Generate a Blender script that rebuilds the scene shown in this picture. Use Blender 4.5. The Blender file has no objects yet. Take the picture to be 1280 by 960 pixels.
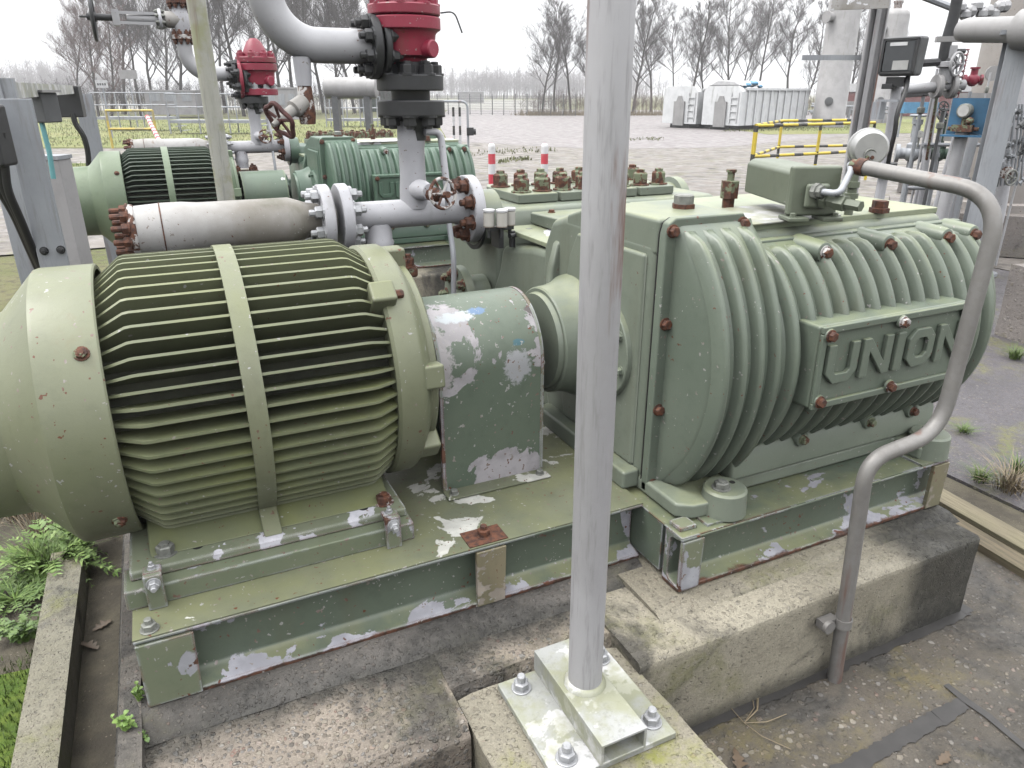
import bpy, bmesh, math, random
from mathutils import Vector, Matrix
R = math.radians
random.seed(7)
sc = bpy.context.scene
COL = sc.collection

# ------------------------------------------------------------------ camera, sky, sun, exposure
# World axes: x runs along the shafts of the pump sets, y away from the front of the plinth, z up.
CAM = Vector((-2.187, -1.127, 1.6))
YAW, PITCH = R(25.5), R(21.8)
FPX = 907.0                                   # focal length for a 1280 px wide frame
cd = bpy.data.cameras.new('camera'); cam = bpy.data.objects.new('camera', cd); COL.objects.link(cam)
cam.location = CAM; cam.rotation_euler = (R(90) - PITCH, 0, -YAW)
cd.sensor_width = 36; cd.lens = 36 * FPX / 1280; cd.clip_start = .05; cd.clip_end = 3000
sc.camera = cam

SUN_EL, SUN_AZ = 60, 292                      # soft overcast sun, high up on the left
w = bpy.data.worlds.new('World'); sc.world = w; w.use_nodes = True
nt = w.node_tree; nt.nodes.clear()
sky = nt.nodes.new('ShaderNodeTexSky'); sky.sky_type = 'NISHITA'; sky.sun_disc = False
sky.sun_elevation = R(SUN_EL); sky.sun_rotation = R(SUN_AZ); sky.dust_density = 3; sky.altitude = 0
hs = nt.nodes.new('ShaderNodeHueSaturation'); hs.inputs['Saturation'].default_value = .12
cl = nt.nodes.new('ShaderNodeMix'); cl.data_type = 'RGBA'; cl.inputs[0].default_value = .85
tcw = nt.nodes.new('ShaderNodeTexCoord'); sxw = nt.nodes.new('ShaderNodeSeparateXYZ'); nt.links.new(tcw.outputs['Generated'], sxw.inputs[0])
grd = nt.nodes.new('ShaderNodeMapRange'); grd.interpolation_type = 'SMOOTHSTEP'; grd.inputs[1].default_value = -.05; grd.inputs[2].default_value = .9
nt.links.new(sxw.outputs[2], grd.inputs[0])
cz = nt.nodes.new('ShaderNodeMix'); cz.data_type = 'RGBA'; nt.links.new(grd.outputs[0], cz.inputs[0])
cz.inputs[6].default_value = (6.6, 6.7, 6.9, 1); cz.inputs[7].default_value = (25, 25.1, 25.4, 1)   # overcast layer, brighter overhead
nt.links.new(cz.outputs[2], cl.inputs[7])
bg = nt.nodes.new('ShaderNodeBackground'); bg.inputs['Strength'].default_value = .10
wo = nt.nodes.new('ShaderNodeOutputWorld')
nt.links.new(sky.outputs[0], hs.inputs['Color']); nt.links.new(hs.outputs[0], cl.inputs[6])
nt.links.new(cl.outputs[2], bg.inputs[0]); nt.links.new(bg.outputs[0], wo.inputs[0])
sd = bpy.data.lights.new('sun', 'SUN'); sd.energy = 1.5; sd.angle = R(26); sd.color = (1, .97, .93)
so = bpy.data.objects.new('sun', sd); COL.objects.link(so)
so.rotation_euler = (R(90 - SUN_EL), 0, R(180 - SUN_AZ))
vs = sc.view_settings; vs.view_transform = 'Standard'; vs.look = 'None'; vs.gamma = 1; vs.use_curve_mapping = False
vs.exposure = .74
sc.cycles.use_denoising = True
sc.cycles.max_bounces = 6; sc.cycles.diffuse_bounces = 0

# ------------------------------------------------------------------ helpers
c_, s_ = math.cos(PITCH), math.sin(PITCH); cu, su = math.cos(YAW), math.sin(YAW)
def ray(px, py):                               # direction of a sight line measured on the photograph
    x, y = (px - 640) / FPX, -(py - 480) / FPX
    X, Y, Z = x, c_ + y * s_, -s_ + y * c_
    return Vector((X * cu + Y * su, -X * su + Y * cu, Z)), Y
def gp(px, py, z=0.0):                         # point of a level surface
    d, _ = ray(px, py); return CAM + d * ((z - CAM.z) / d.z)
def at(px, py, D):                             # point at D metres ahead of the camera
    d, Y = ray(px, py); return CAM + d * (D / Y)
def heading(D=0, side=0):                      # unit vectors of the view, on the ground
    return Vector((su, cu, 0)), Vector((cu, -su, 0))
FWD, RIGHT = heading()

class MB:
    def __init__(s): s.bm = bmesh.new()
    def faces(s, vs, fs):
        v = [s.bm.verts.new(p) for p in vs]
        for f in fs:
            try: s.bm.faces.new([v[i] for i in f])
            except ValueError: pass
        return s
    def box(s, x0, y0, z0, x1, y1, z1, M=None):
        p = [Vector(q) for q in ((x0,y0,z0),(x1,y0,z0),(x1,y1,z0),(x0,y1,z0),(x0,y0,z1),(x1,y0,z1),(x1,y1,z1),(x0,y1,z1))]
        if M is not None: p = [M @ q for q in p]
        return s.faces(p, ((0,3,2,1),(4,5,6,7),(0,1,5,4),(1,2,6,5),(2,3,7,6),(3,0,4,7)))
    def prism(s, pts, ax, a, b, M=None):       # polygon in the plane across axis ax, pushed from a to b
        f = {'x': lambda p, t: (t, p[0], p[1]), 'y': lambda p, t: (p[0], t, p[1]), 'z': lambda p, t: (p[0], p[1], t)}[ax]
        n = len(pts); v = [Vector(f(p, a)) for p in pts] + [Vector(f(p, b)) for p in pts]
        if M is not None: v = [M @ q for q in v]
        return s.faces(v, [tuple(range(n))[::-1], tuple(range(n, 2*n))] + [(i, (i+1) % n, n + (i+1) % n, n + i) for i in range(n)])
    def rings(s, rs, cap=(True, True), closed=False):
        n = len(rs[0]); vv = [[s.bm.verts.new(p) for p in r] for r in rs]
        m = len(rs)
        for k in range(m if closed else m - 1):
            a, b = vv[k], vv[(k+1) % m]
            for i in range(n):
                try: s.bm.faces.new((a[i], a[(i+1) % n], b[(i+1) % n], b[i]))
                except ValueError: pass
        if not closed:
            if cap[0]: s.bm.faces.new(vv[0][::-1])
            if cap[1]: s.bm.faces.new(vv[-1])
        return s
    def lathe(s, prof, o, d, n=32, cap=(True, True), closed=False):   # prof = (distance along d, radius)
        o, d = Vector(o), Vector(d).normalized(); q = d.to_track_quat('Z', 'Y')
        e1, e2 = q @ Vector((1,0,0)), q @ Vector((0,1,0))
        return s.rings([[o + d*t + (e1*math.cos(2*math.pi*i/n) + e2*math.sin(2*math.pi*i/n))*max(r, 1e-4) for i in range(n)] for t, r in prof], cap, closed)
    def cyl(s, a, b, r, r1=None, n=16):
        a, b = Vector(a), Vector(b); return s.lathe([(0, r), ((b-a).length, r if r1 is None else r1)], a, b - a, n)
    def tube(s, pts, r, n=10, cap=(True, True), closed=False):
        pts = [Vector(p) for p in pts]; m = len(pts)
        T = [((pts[(i+1) % m] if closed else pts[min(i+1, m-1)]) - (pts[i-1] if (closed or i) else pts[0])).normalized() for i in range(m)]
        q = T[0].to_track_quat('Z', 'Y'); e = q @ Vector((1,0,0)); rs = []
        for i in range(m):
            e = (e - T[i]*e.dot(T[i])).normalized(); f = T[i].cross(e); rr = r[i] if isinstance(r, (list, tuple)) else r
            rs.append([pts[i] + (e*math.cos(2*math.pi*k/n) + f*math.sin(2*math.pi*k/n))*rr for k in range(n)])
        return s.rings(rs, cap, closed)
    def ball(s, c, r, sc_=(1,1,1), n=12):
        M = Matrix.Translation(Vector(c)) @ Matrix.Diagonal((*sc_, 1))
        bmesh.ops.create_uvsphere(s.bm, u_segments=n, v_segments=max(6, n//2), radius=r, matrix=M); return s
    def hexa(s, o, d, r, h, n=6):
        return s.lathe([(0, r), (h*.86, r), (h, r*.84)], o, d, n)
    def build(s, name, mat, parent=None, bevel=0, ang=38, seg=2, weld=False, org_=None, **kw):
        bm = s.bm
        if weld: bmesh.ops.remove_doubles(bm, verts=bm.verts, dist=1e-4)
        bmesh.ops.recalc_face_normals(bm, faces=bm.faces)
        L = org(parent) if parent else (Vector(org_) if org_ is not None else Vector((0,0,0)))
        bm.transform(Matrix.Translation(-L))
        for f in bm.faces: f.smooth = True
        if not bevel:
            for e in bm.edges:
                if len(e.link_faces) == 2 and e.calc_face_angle(0) > R(ang): e.smooth = False
        me = bpy.data.meshes.new(name); bm.to_mesh(me); bm.free()
        (mat and me.materials.append(mat))
        o = bpy.data.objects.new(name, me); COL.objects.link(o)
        if parent: o.parent = parent
        else: o.location = L
        if bevel:
            b = o.modifiers.new('bevel', 'BEVEL'); b.width = bevel; b.segments = seg; b.limit_method = 'ANGLE'; b.angle_limit = R(ang); b.harden_normals = True
        if kw: tag(o, **kw)
        return o

def org(o):
    v = Vector((0,0,0))
    while o: v = v + o.location; o = o.parent
    return v
def tag(o, label=None, cat=None, group=None, kind=None):
    if label: o['label'] = label
    if cat: o['category'] = cat
    if group: o['group'] = group
    if kind: o['kind'] = kind
    return o
def thing(name, label, cat, loc, group=None):
    o = bpy.data.objects.new(name, None); COL.objects.link(o); o.location = loc; o.empty_display_size = .05
    return tag(o, label, cat, group)
def copy_tree(o, off=None, parent=None, mats=None):
    c = o.copy(); COL.objects.link(c)
    if parent is not None: c.parent = parent
    if off is not None: c.location = o.location + Vector(off)
    if mats and c.type == 'MESH':
        m = c.data.materials[0]
        if m.name in mats:
            c.material_slots[0].link = 'OBJECT'; c.material_slots[0].material = mats[m.name]
    for ch in list(o.children): copy_tree(ch, None, c, mats)
    return c
_bm = {}
def bolt(parent, p, d, mat, r=.012, h=None, name='bolt', stud=0, washer=True):
    h = h or r*1.1; key = (round(r,4), round(h,4), mat.name, stud, washer)
    if key not in _bm:
        b = MB(); t0 = 0
        if washer: b.lathe([(-.003, r*1.28), (r*.16, r*1.28), (r*.2, r*1.2)], (0,0,0), (0,0,1), 14); t0 = r*.2
        b.hexa((0,0,t0), (0,0,1), r, h)
        if stud: b.lathe([(t0+h*.9, r*.55), (t0+h+stud*.85, r*.55), (t0+h+stud, r*.42)], (0,0,0), (0,0,1), 8)
        bmesh.ops.recalc_face_normals(b.bm, faces=b.bm.faces)
        me = bpy.data.meshes.new(name); b.bm.to_mesh(me); b.bm.free(); me.materials.append(mat); _bm[key] = me
    o = bpy.data.objects.new(name, _bm[key]); COL.objects.link(o); o.parent = parent
    o.location = Vector(p) - org(parent)
    q = Vector(d).normalized().to_track_quat('Z', 'Y'); o.rotation_euler = q.to_euler()
    o.rotation_euler.rotate_axis('Z', random.uniform(0, 1.04))
    return o
def arc(c, r, a0, a1, n, e1, e2):
    c, e1, e2 = Vector(c), Vector(e1), Vector(e2)
    return [c + e1*r*math.cos(a0 + (a1-a0)*i/n) + e2*r*math.sin(a0 + (a1-a0)*i/n) for i in range(n+1)]
def fillet(pts, r, n=7):                      # polyline with rounded corners
    pts = [Vector(p) for p in pts]; rr = r if isinstance(r, (list, tuple)) else [r]*len(pts); out = [pts[0]]
    for i in range(1, len(pts)-1):
        a, b, c = pts[i-1], pts[i], pts[i+1]; u, v = (a-b), (c-b)
        k = min(rr[i], u.length*.49, v.length*.49); p0, p2 = b + u.normalized()*k, b + v.normalized()*k
        for j in range(n+1):
            t = j/n; out.append(p0*(1-t)**2 + b*2*t*(1-t) + p2*t*t)
    out.append(pts[-1]); return out

# ------------------------------------------------------------------ materials
class NT:
    def __init__(s, name):
        s.m = bpy.data.materials.new(name); s.m.use_nodes = True; s.t = s.m.node_tree
        s.b = s.t.nodes['Principled BSDF']; s.co = s.n('ShaderNodeTexCoord').outputs['Object']
        r = s.n('ShaderNodeObjectInfo').outputs['Random']
        a = s.n('ShaderNodeVectorMath', {'operation': 'ADD'}); s.l(s.co, a.inputs[0])
        k = s.n('ShaderNodeMath', {'operation': 'MULTIPLY'}); s.l(r, k.inputs[0]); k.inputs[1].default_value = 17
        s.l(k.outputs[0], a.inputs[1]); s.raw = s.co; s.co = a.outputs[0]
    def n(s, t, props=None):
        x = s.t.nodes.new(t)
        for k, v in (props or {}).items(): setattr(x, k, v)
        return x
    def l(s, a, b): s.t.links.new(a, b)
    def put(s, sock, v):
        if hasattr(v, 'links') or isinstance(v, bpy.types.NodeSocket): s.l(v, sock)
        else:
            if isinstance(v, tuple) and len(v) == 3 and sock.type == 'RGBA': v = (*v, 1)
            sock.default_value = v
    def noise(s, scale, det=4, rough=.55, dist=0, co=None, stretch=None):
        x = s.n('ShaderNodeTexNoise'); co = co or s.co
        if stretch:
            mp = s.n('ShaderNodeMapping'); s.l(co, mp.inputs[0]); mp.inputs['Scale'].default_value = stretch; co = mp.outputs[0]
        s.l(co, x.inputs['Vector']); x.inputs['Scale'].default_value = scale; x.inputs['Detail'].default_value = det
        x.inputs['Roughness'].default_value = rough; x.inputs['Distortion'].default_value = dist
        return x.outputs[0]
    def voro(s, scale, out='Distance', feature='F1', co=None):
        x = s.n('ShaderNodeTexVoronoi', {'feature': feature}); s.l(co or s.co, x.inputs['Vector']); x.inputs['Scale'].default_value = scale
        return x.outputs[out]
    def step(s, f, a, b):                     # smooth 0..1 between a and b
        x = s.n('ShaderNodeMapRange', {'interpolation_type': 'SMOOTHSTEP'}); s.put(x.inputs[0], f); x.inputs[1].default_value = a; x.inputs[2].default_value = b
        return x.outputs[0]
    def math(s, op, a, b=0.0):
        x = s.n('ShaderNodeMath', {'operation': op}); s.put(x.inputs[0], a); s.put(x.inputs[1], b); return x.outputs[0]
    def mix(s, f, a, b, mode='MIX'):
        x = s.n('ShaderNodeMix', {'data_type': 'RGBA', 'blend_type': mode}); s.put(x.inputs[0], f); s.put(x.inputs[6], a); s.put(x.inputs[7], b); return x.outputs[2]
    def ramp(s, f, stops):
        x = s.n('ShaderNodeValToRGB'); s.l(f, x.inputs[0]); e = x.color_ramp.elements
        while len(e) < len(stops): e.new(.5)
        for k, (p, c) in zip(e, stops): k.position = p; k.color = (*c, 1)
        return x.outputs[0]
    def axis(s, i, raw=True):
        x = s.n('ShaderNodeSeparateXYZ'); s.l(s.raw if raw else s.co, x.inputs[0]); return x.outputs[i]
    def up(s):
        g = s.n('ShaderNodeNewGeometry'); x = s.n('ShaderNodeSeparateXYZ'); s.l(g.outputs['Normal'], x.inputs[0]); return x.outputs[2]
    def bump(s, h, strength=.3, dist=.004, chain=None):
        x = s.n('ShaderNodeBump'); s.put(x.inputs['Height'], h); x.inputs['Strength'].default_value = strength; x.inputs['Distance'].default_value = dist
        if chain: s.l(chain, x.inputs['Normal'])
        return x.outputs[0]
    def done(s, col, rough=.5, metal=0, normal=None, k=.7, **kw):
        col = tuple(c*k for c in col) if isinstance(col, tuple) else s.mix(1.0, col, (k, k, k), 'MULTIPLY')
        s.put(s.b.inputs['Base Color'], col); s.put(s.b.inputs['Roughness'], rough); s.put(s.b.inputs['Metallic'], metal)
        if normal is not None: s.l(normal, s.b.inputs['Normal'])
        for k, v in kw.items(): s.put(s.b.inputs[k.replace('_', ' ')], v)
        return s.m

RUST, RUST2 = (.14, .045, .02), (.05, .02, .013)
def paint(name, a, b, rough=.42, chip=0, chipcol=(.5,.5,.53), chip2=(.16,.06,.035), scale=5, speck=.0, moss=0, streak=.25, runs=0, zb=None, zk=.2, mosscol=(.22,.24,.07), bumps=.3, er=0, smears=(), edge=0):
    """Old brush paint: two tones in large clouds, vertical dirt streaks, chips down to primer and rust, algae on level faces."""
    N = NT(name)
    col = N.mix(N.step(N.noise(2.2, 5, .6), .35, .68), a, b)
    fine = N.noise(26, 6, .65)
    col = N.mix(N.math('MULTIPLY', N.step(fine, .48, .75), .35), col, tuple(c*.72 for c in a))
    st = N.step(N.noise(7, 5, .6, 0, None, (1, 1, .13)), .54, .78)
    col = N.mix(N.math('MULTIPLY', st, streak), col, (.13, .125, .075))
    if runs:
        rn = N.step(N.noise(11, 4, .6, 0, None, (1, 1, .07)), .62, .72)
        col = N.mix(N.math('MULTIPLY', rn, runs), col, (.2, .085, .03))
    if moss:
        mk = N.math('MULTIPLY', N.step(N.up(), .35, .9), N.step(N.noise(4.5, 6, .6), .36, .66))
        col = N.mix(N.math('MULTIPLY', mk, moss), col, mosscol)
    h = N.math('ADD', N.math('MULTIPLY', fine, .5), N.math('MULTIPLY', N.noise(170, 3, .6), .3)); rgh = N.math('ADD', N.math('MULTIPLY', N.noise(5, 6, .65), .3), rough - .15)
    if chip:
        nz = N.noise(scale, 9, .58, .35)
        if zb:
            k = N.math('MULTIPLY', N.step(N.math('MULTIPLY', N.axis(2), -1.0), zb[0], zb[1]), zk); nz = N.math('ADD', nz, k)
        t = 1 - chip
        if edge:                                  # paint breaks first along the arrises
            bv = N.n('ShaderNodeBevel'); bv.samples = 4; bv.inputs['Radius'].default_value = .012
            ge = N.n('ShaderNodeNewGeometry'); dt = N.n('ShaderNodeVectorMath', {'operation': 'DOT_PRODUCT'}); N.l(bv.outputs[0], dt.inputs[0]); N.l(ge.outputs['Normal'], dt.inputs[1])
            nz = N.math('ADD', nz, N.math('MULTIPLY', N.step(dt.outputs['Value'], .99, .86), edge*.3))
        mk = N.step(nz, t, t + .008)
        in_ = N.step(N.math('ADD', N.noise(scale*1.7, 7, .6, .3), N.math('MULTIPLY', N.math('SUBTRACT', nz, t), 2.0)), .71, .74)
        cc = N.mix(N.step(N.noise(14, 4), .4, .65), chipcol, tuple(min(1, c*1.35) for c in chipcol))
        cc = N.mix(in_, cc, N.mix(N.step(N.noise(30, 4), .4, .6), chip2, tuple(c*.5 for c in chip2)))
        col = N.mix(mk, col, cc); h = N.math('SUBTRACT', h, N.math('MULTIPLY', mk, 1.3))
        rgh = N.math('ADD', N.math('MULTIPLY', mk, .25), rgh)
    for (sx, sz, rx, rz, sc3) in smears:          # brush marks of another paint
        dx = N.math('DIVIDE', N.math('SUBTRACT', N.axis(0), sx), rx); dz = N.math('DIVIDE', N.math('SUBTRACT', N.axis(2), sz), rz)
        dd = N.math('ADD', N.math('SQRT', N.math('ADD', N.math('MULTIPLY', dx, dx), N.math('MULTIPLY', dz, dz))), N.math('MULTIPLY', N.noise(60, 5, .7), 1.6))
        col = N.mix(N.step(dd, 1.75, 1.45), col, sc3)
    if er:
        ek = N.step(N.math('SUBTRACT', N.axis(2), N.math('MULTIPLY', N.noise(16, 6, .65), er*2.2)), 0.0, -er*.35)
        col = N.mix(ek, col, N.mix(N.step(N.noise(40, 5), .4, .6), (.13,.055,.032), (.055,.03,.02)))
    if speck:
        sp = N.step(N.noise(75, 2, .5), .955 - speck, .965 - speck)
        col = N.mix(sp, col, N.mix(N.step(N.noise(9, 2), .4, .6), RUST, (.4, .4, .38)))
    return N.done(col, rgh, 0, N.bump(h, bumps, .003))
def rusty(name, a=(.16,.06,.03), b=(.06,.026,.018), paintcol=None, amt=.5, rough=.75):
    N = NT(name); col = N.mix(N.step(N.noise(60, 6, .65), .38, .62), a, b)
    if paintcol: col = N.mix(N.step(N.noise(28, 7, .6, .2), 1-amt, 1-amt+.05), col, paintcol)
    return N.done(col, rough, .0, N.bump(N.noise(140, 5, .7), .5, .002))
def galv(name, a=(.42,.43,.46), b=(.33,.34,.37), rust=0, white=0, moss=0):
    N = NT(name); col = N.mix(N.step(N.noise(3.5, 6, .6, .4, None, (1,1,.35)), .36, .66), a, b)
    col = N.mix(N.math('MULTIPLY', N.step(N.voro(70, 'Color'), .2, .9), .05), col, (.6,.61,.64))
    col = N.mix(N.math('MULTIPLY', N.step(N.noise(70, 4, .7, 0, None, (1,1,.08)), .5, .7), .45), col, (.25,.245,.24))
    if white: col = N.mix(N.step(N.noise(6, 8, .6, .3), 1-white, 1-white+.03), col, (.74,.74,.75))
    if moss: col = N.mix(N.math('MULTIPLY', N.step(N.noise(7, 6, .6), .45, .62), moss), col, (.34,.35,.2))
    if rust: col = N.mix(N.math('MULTIPLY', N.step(N.noise(9, 6, .6, .2, None, (1,1,.09)), .58, .66), rust), col, (.2,.1,.07))
    return N.done(col, N.math('ADD', N.math('MULTIPLY', N.noise(20, 4), .2), .42), .25, N.bump(N.noise(45, 5, .6), .18, .002))
def plain(name, c, rough=.6, metal=0, var=.25, scale=9, spec=.5):
    N = NT(name); col = N.mix(N.step(N.noise(scale, 6, .62), .3, .7), c, tuple(x*(1-var) for x in c))
    return N.done(col, rough, metal, N.bump(N.noise(scale*9, 4, .6), .15, .002))
def concrete(name, a, b, bk=.8, grain=1.0, *, stain=(.035,.033,.03), st=.5, moss=(.2,.2,.06), ms=.3, peb=0, pscale=55, pits=.5, zdark=None, peblo=.62):
    N = NT(name)
    col = N.mix(N.step(N.noise(1.6, 7, .62, .2), .32, .68), a, b)
    col = N.mix(N.math('MULTIPLY', N.step(N.noise(38, 6, .7), .4, .7), .5*grain), col, tuple(c*.55 for c in a))
    g1 = N.noise(210, 4, .75); col = N.mix(N.math('MULTIPLY', N.step(g1, .52, .66), .55*grain), col, tuple(c*.38 for c in a)); col = N.mix(N.math('MULTIPLY', N.step(g1, .44, .34), .45*grain), col, tuple(min(.8, c*1.5) for c in a))
    h = N.math('ADD', N.math('MULTIPLY', N.noise(60, 6, .7), .6), N.math('MULTIPLY', g1, .5))
    if peb:
        for sc_, k in ((pscale, 1), (pscale*1.9, .8)):
            wv = N.n('ShaderNodeVectorMath', {'operation': 'ADD'}); N.l(N.co, wv.inputs[0])
            nn = N.n('ShaderNodeTexNoise'); N.l(N.co, nn.inputs[0]); nn.inputs['Scale'].default_value = sc_*.7
            ns = N.n('ShaderNodeVectorMath', {'operation': 'SCALE'}); N.l(nn.outputs[1], ns.inputs[0]); ns.inputs['Scale'].default_value = .9/sc_; N.l(ns.outputs[0], wv.inputs[1])
            d = N.voro(sc_, 'Distance', co=wv.outputs[0]); cc = N.voro(sc_, 'Color', co=wv.outputs[0])
            sx = N.n('ShaderNodeSeparateColor'); N.l(cc, sx.inputs[0])
            pm = N.math('MULTIPLY', N.math('SUBTRACT', 1.0, N.step(d, .30, .42)), N.step(sx.outputs[1], peblo, peblo + .03))
            pc = N.ramp(sx.outputs[0], [(0, (.1,.095,.09)), (.3, (.21,.175,.135)), (.5, (.33,.29,.23)), (.72, (.2,.195,.195)), (.88, (.42,.39,.34)), (1, (.25,.15,.12))])
            col = N.mix(N.math('MULTIPLY', pm, peb*k), col, pc); h = N.math('ADD', h, N.math('MULTIPLY', pm, .8))
    if pits:
        pt = N.step(N.noise(90, 2, .4), .68, .75); col = N.mix(N.math('MULTIPLY', pt, pits), col, (.05,.048,.042)); h = N.math('SUBTRACT', h, pt)
    if st:
        k = N.step(N.noise(2.7, 8, .68, .5), .62 - .25*st, .74 - .2*st)
        col = N.mix(N.math('MULTIPLY', k, .85), col, N.mix(N.step(N.noise(50, 4), .4, .65), stain, tuple(c*2.2 for c in stain)))
    if ms:
        k = N.math('MULTIPLY', N.step(N.noise(3.3, 8, .66, .3), .5, .68), N.step(N.noise(31, 5, .7), .3, .6))
        col = N.mix(N.math('MULTIPLY', k, ms), col, moss)
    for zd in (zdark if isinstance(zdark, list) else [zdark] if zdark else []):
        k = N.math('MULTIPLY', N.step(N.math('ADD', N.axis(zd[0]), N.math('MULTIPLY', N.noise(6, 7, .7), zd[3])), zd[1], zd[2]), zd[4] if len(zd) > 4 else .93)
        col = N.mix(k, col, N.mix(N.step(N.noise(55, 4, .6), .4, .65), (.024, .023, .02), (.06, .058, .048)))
    return N.done(col, N.math('ADD', N.math('MULTIPLY', N.step(N.noise(3.1, 6, .65), .35, .65), .45), .45), 0, N.bump(h, bk, .006))

GREEN = (.165, .215, .138); GREENB = (.205, .255, .165)
M = {}
M['motor'] = paint('motor_paint', (.192,.208,.13), (.225,.24,.152), .42, speck=.275, streak=.4, moss=.35, runs=.12)
M['core'] = plain('grime_and_shade_core', (.075,.08,.05), .8, 0, .5, 9)  # grime plus painted-in shade, darkening the gaps between the fins
M['fin'] = paint('fin_paint', (.17,.19,.108), (.2,.218,.128), .45, speck=.25, streak=.15, moss=.4)
M['pump'] = paint('pump_paint', (.198,.232,.182), (.232,.265,.21), .4, chip=.235, chipcol=(.42,.43,.42), scale=9, speck=.23, streak=.38, moss=.55, mosscol=(.36,.38,.2))
M['cover'] = paint('cover_paint', (.155,.19,.148), (.182,.217,.17), .38, speck=.26, streak=.32, moss=.4, mosscol=(.34,.37,.17))
M['deck'] = paint('pump_top_paint', (.26,.31,.2), (.36,.39,.27), .4, chip=.4, chipcol=(.66,.67,.69), chip2=(.3,.29,.2), scale=2.2, speck=.24, streak=.1, moss=.6, mosscol=(.42,.43,.25))
M['guard'] = paint('guard_paint', (.108,.145,.106), (.14,.175,.13), .45, chip=.445, chipcol=(.36,.345,.355), chip2=(.22,.19,.185), scale=3.4, speck=.29, streak=.25, edge=.5, zb=(-.16,-.03), zk=.1, smears=((.03,.515,.035,.009,(.13,.22,.36)), (-.04,.508,.07,.014,(.5,.54,.56)), (.13,.43,.022,.012,(.07,.17,.2)), (-.12,.4,.05,.12,(.42,.4,.4)), (.12,.36,.05,.06,(.4,.41,.42))))
M['skid'] = paint('skid_paint', (.118,.15,.112), (.145,.178,.132), .4, chip=.395, chipcol=(.36,.36,.395), scale=4.2, speck=.275, streak=.35, moss=.7, mosscol=(.3,.31,.16), zb=(-.035,-.004), zk=.12, er=.012, edge=.55)
M['footp'] = paint('peeled_foot_paint', (.17,.195,.13), (.2,.22,.15), .5, chip=.42, chipcol=(.5,.5,.54), chip2=(.2,.1,.07), scale=7, speck=.28, edge=.85)
M['skidtop'] = paint('skid_top_paint', (.145,.16,.108), (.2,.212,.145), .42, chip=.405, chipcol=(.5,.5,.46), chip2=(.2,.08,.05), scale=4, speck=.29, streak=.1, moss=.6, mosscol=(.24,.25,.12))
M['plate'] = paint('peeled_paint', (.17,.2,.13), (.21,.23,.15), .5, chip=.43, chipcol=(.36,.365,.39), chip2=(.17,.075,.045), scale=6, speck=.28, edge=.6)
M['gusset'] = paint('rust_stained_paint', (.2,.19,.12), (.29,.25,.16), .55, chip=.45, chipcol=(.33,.29,.24), chip2=(.16,.07,.035), scale=9, speck=.3, streak=.6, runs=.5)
M['box'] = paint('instrument_paint', (.16,.186,.135), (.18,.205,.15), .42, speck=.2, streak=.1)
M['white'] = paint('white_pipe_paint', (.62,.62,.65), (.5,.5,.53), .45, chip=.3, chipcol=(.2,.17,.15), chip2=(.13,.06,.04), scale=7, speck=.26, streak=.5)
M['damper'] = paint('grey_white_paint', (.5,.49,.48), (.27,.25,.215), .5, chip=.37, chipcol=(.68,.68,.7), chip2=(.15,.075,.05), scale=5, speck=.28, streak=.8, runs=.65)
M['grey'] = paint('grey_pipe_paint', (.52,.52,.54), (.43,.43,.44), .42, chip=.25, chipcol=(.22,.19,.17), scale=8, speck=.25, streak=.35)
M['red'] = paint('red_valve_paint', (.34,.026,.06), (.25,.02,.045), .45, chip=.3, chipcol=(.1,.04,.03), scale=9, speck=.28, streak=.5, bumps=.5)
M['black'] = plain('black_flange_paint', (.028,.029,.033), .5, 0, .4, 20)
M['rust'] = rusty('rusty_steel')
M['rustp'] = rusty('rust_with_paint', paintcol=(.2,.23,.14), amt=.5)
M['rustw'] = rusty('rust_with_white', paintcol=(.6,.58,.56), amt=.5)
M['boltg'] = plain('greyish_bolt', (.32,.33,.3), .5, .3, .4, 40)
M['zinc'] = plain('zinc_bolt', (.55,.56,.58), .4, .4, .25, 40)
M['galv'] = galv('galvanised_steel', (.56,.555,.57), (.43,.425,.435), rust=.9)
M['galvw'] = galv('whitened_galvanised_steel', (.5,.51,.5), (.4,.41,.38), white=.5, moss=.7)
M['galv2'] = galv('dull_galvanised_steel', (.44,.46,.49), (.35,.37,.4), rust=.35)
M['conduit'] = galv('conduit_steel', (.3,.29,.275), (.2,.19,.178), rust=.75)
M['polemoss'] = galv('mossy_galvanised_steel', (.5,.5,.45), (.38,.38,.31), moss=.8, rust=.4)
M['dark'] = plain('dark_void', (.015,.015,.014), .8)
M['plastic'] = plain('black_plastic', (.03,.031,.034), .45, 0, .3, 15)
M['cable'] = plain('black_cable', (.022,.022,.024), .5)
M['steel'] = plain('silver_case', (.55,.55,.54), .38, .4, .2, 12)
M['darkpaint'] = plain('dark_grey_paint', (.12,.125,.13), .5)
M['blue'] = plain('blue_paint', (.06,.2,.36), .5, 0, .25, 8)
M['yellow'] = plain('yellow_paint', (.72,.55,.05), .5, 0, .2, 12)
M['blackp'] = plain('black_paint', (.03,.03,.03), .55)
M['bred'] = plain('bollard_red', (.62,.05,.08), .5)
M['bwhite'] = plain('bollard_white', (.75,.75,.76), .5)
M['brick'] = plain('red_cladding', (.2,.055,.05), .7, 0, .2, 2)
M['vessel'] = paint('vessel_paint', (.42,.41,.41), (.34,.335,.33), .5, streak=.4, speck=.2)
M['column'] = paint('column_paint', (.42,.39,.36), (.34,.31,.29), .55, streak=.4, speck=.28, runs=.3)
M['container'] = paint('container_paint', (.92,.93,.94), (.78,.79,.8), .5, streak=.6, speck=.25, scale=1)
M['greenv'] = plain('dark_green_valve', (.03,.07,.045), .5)
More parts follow.
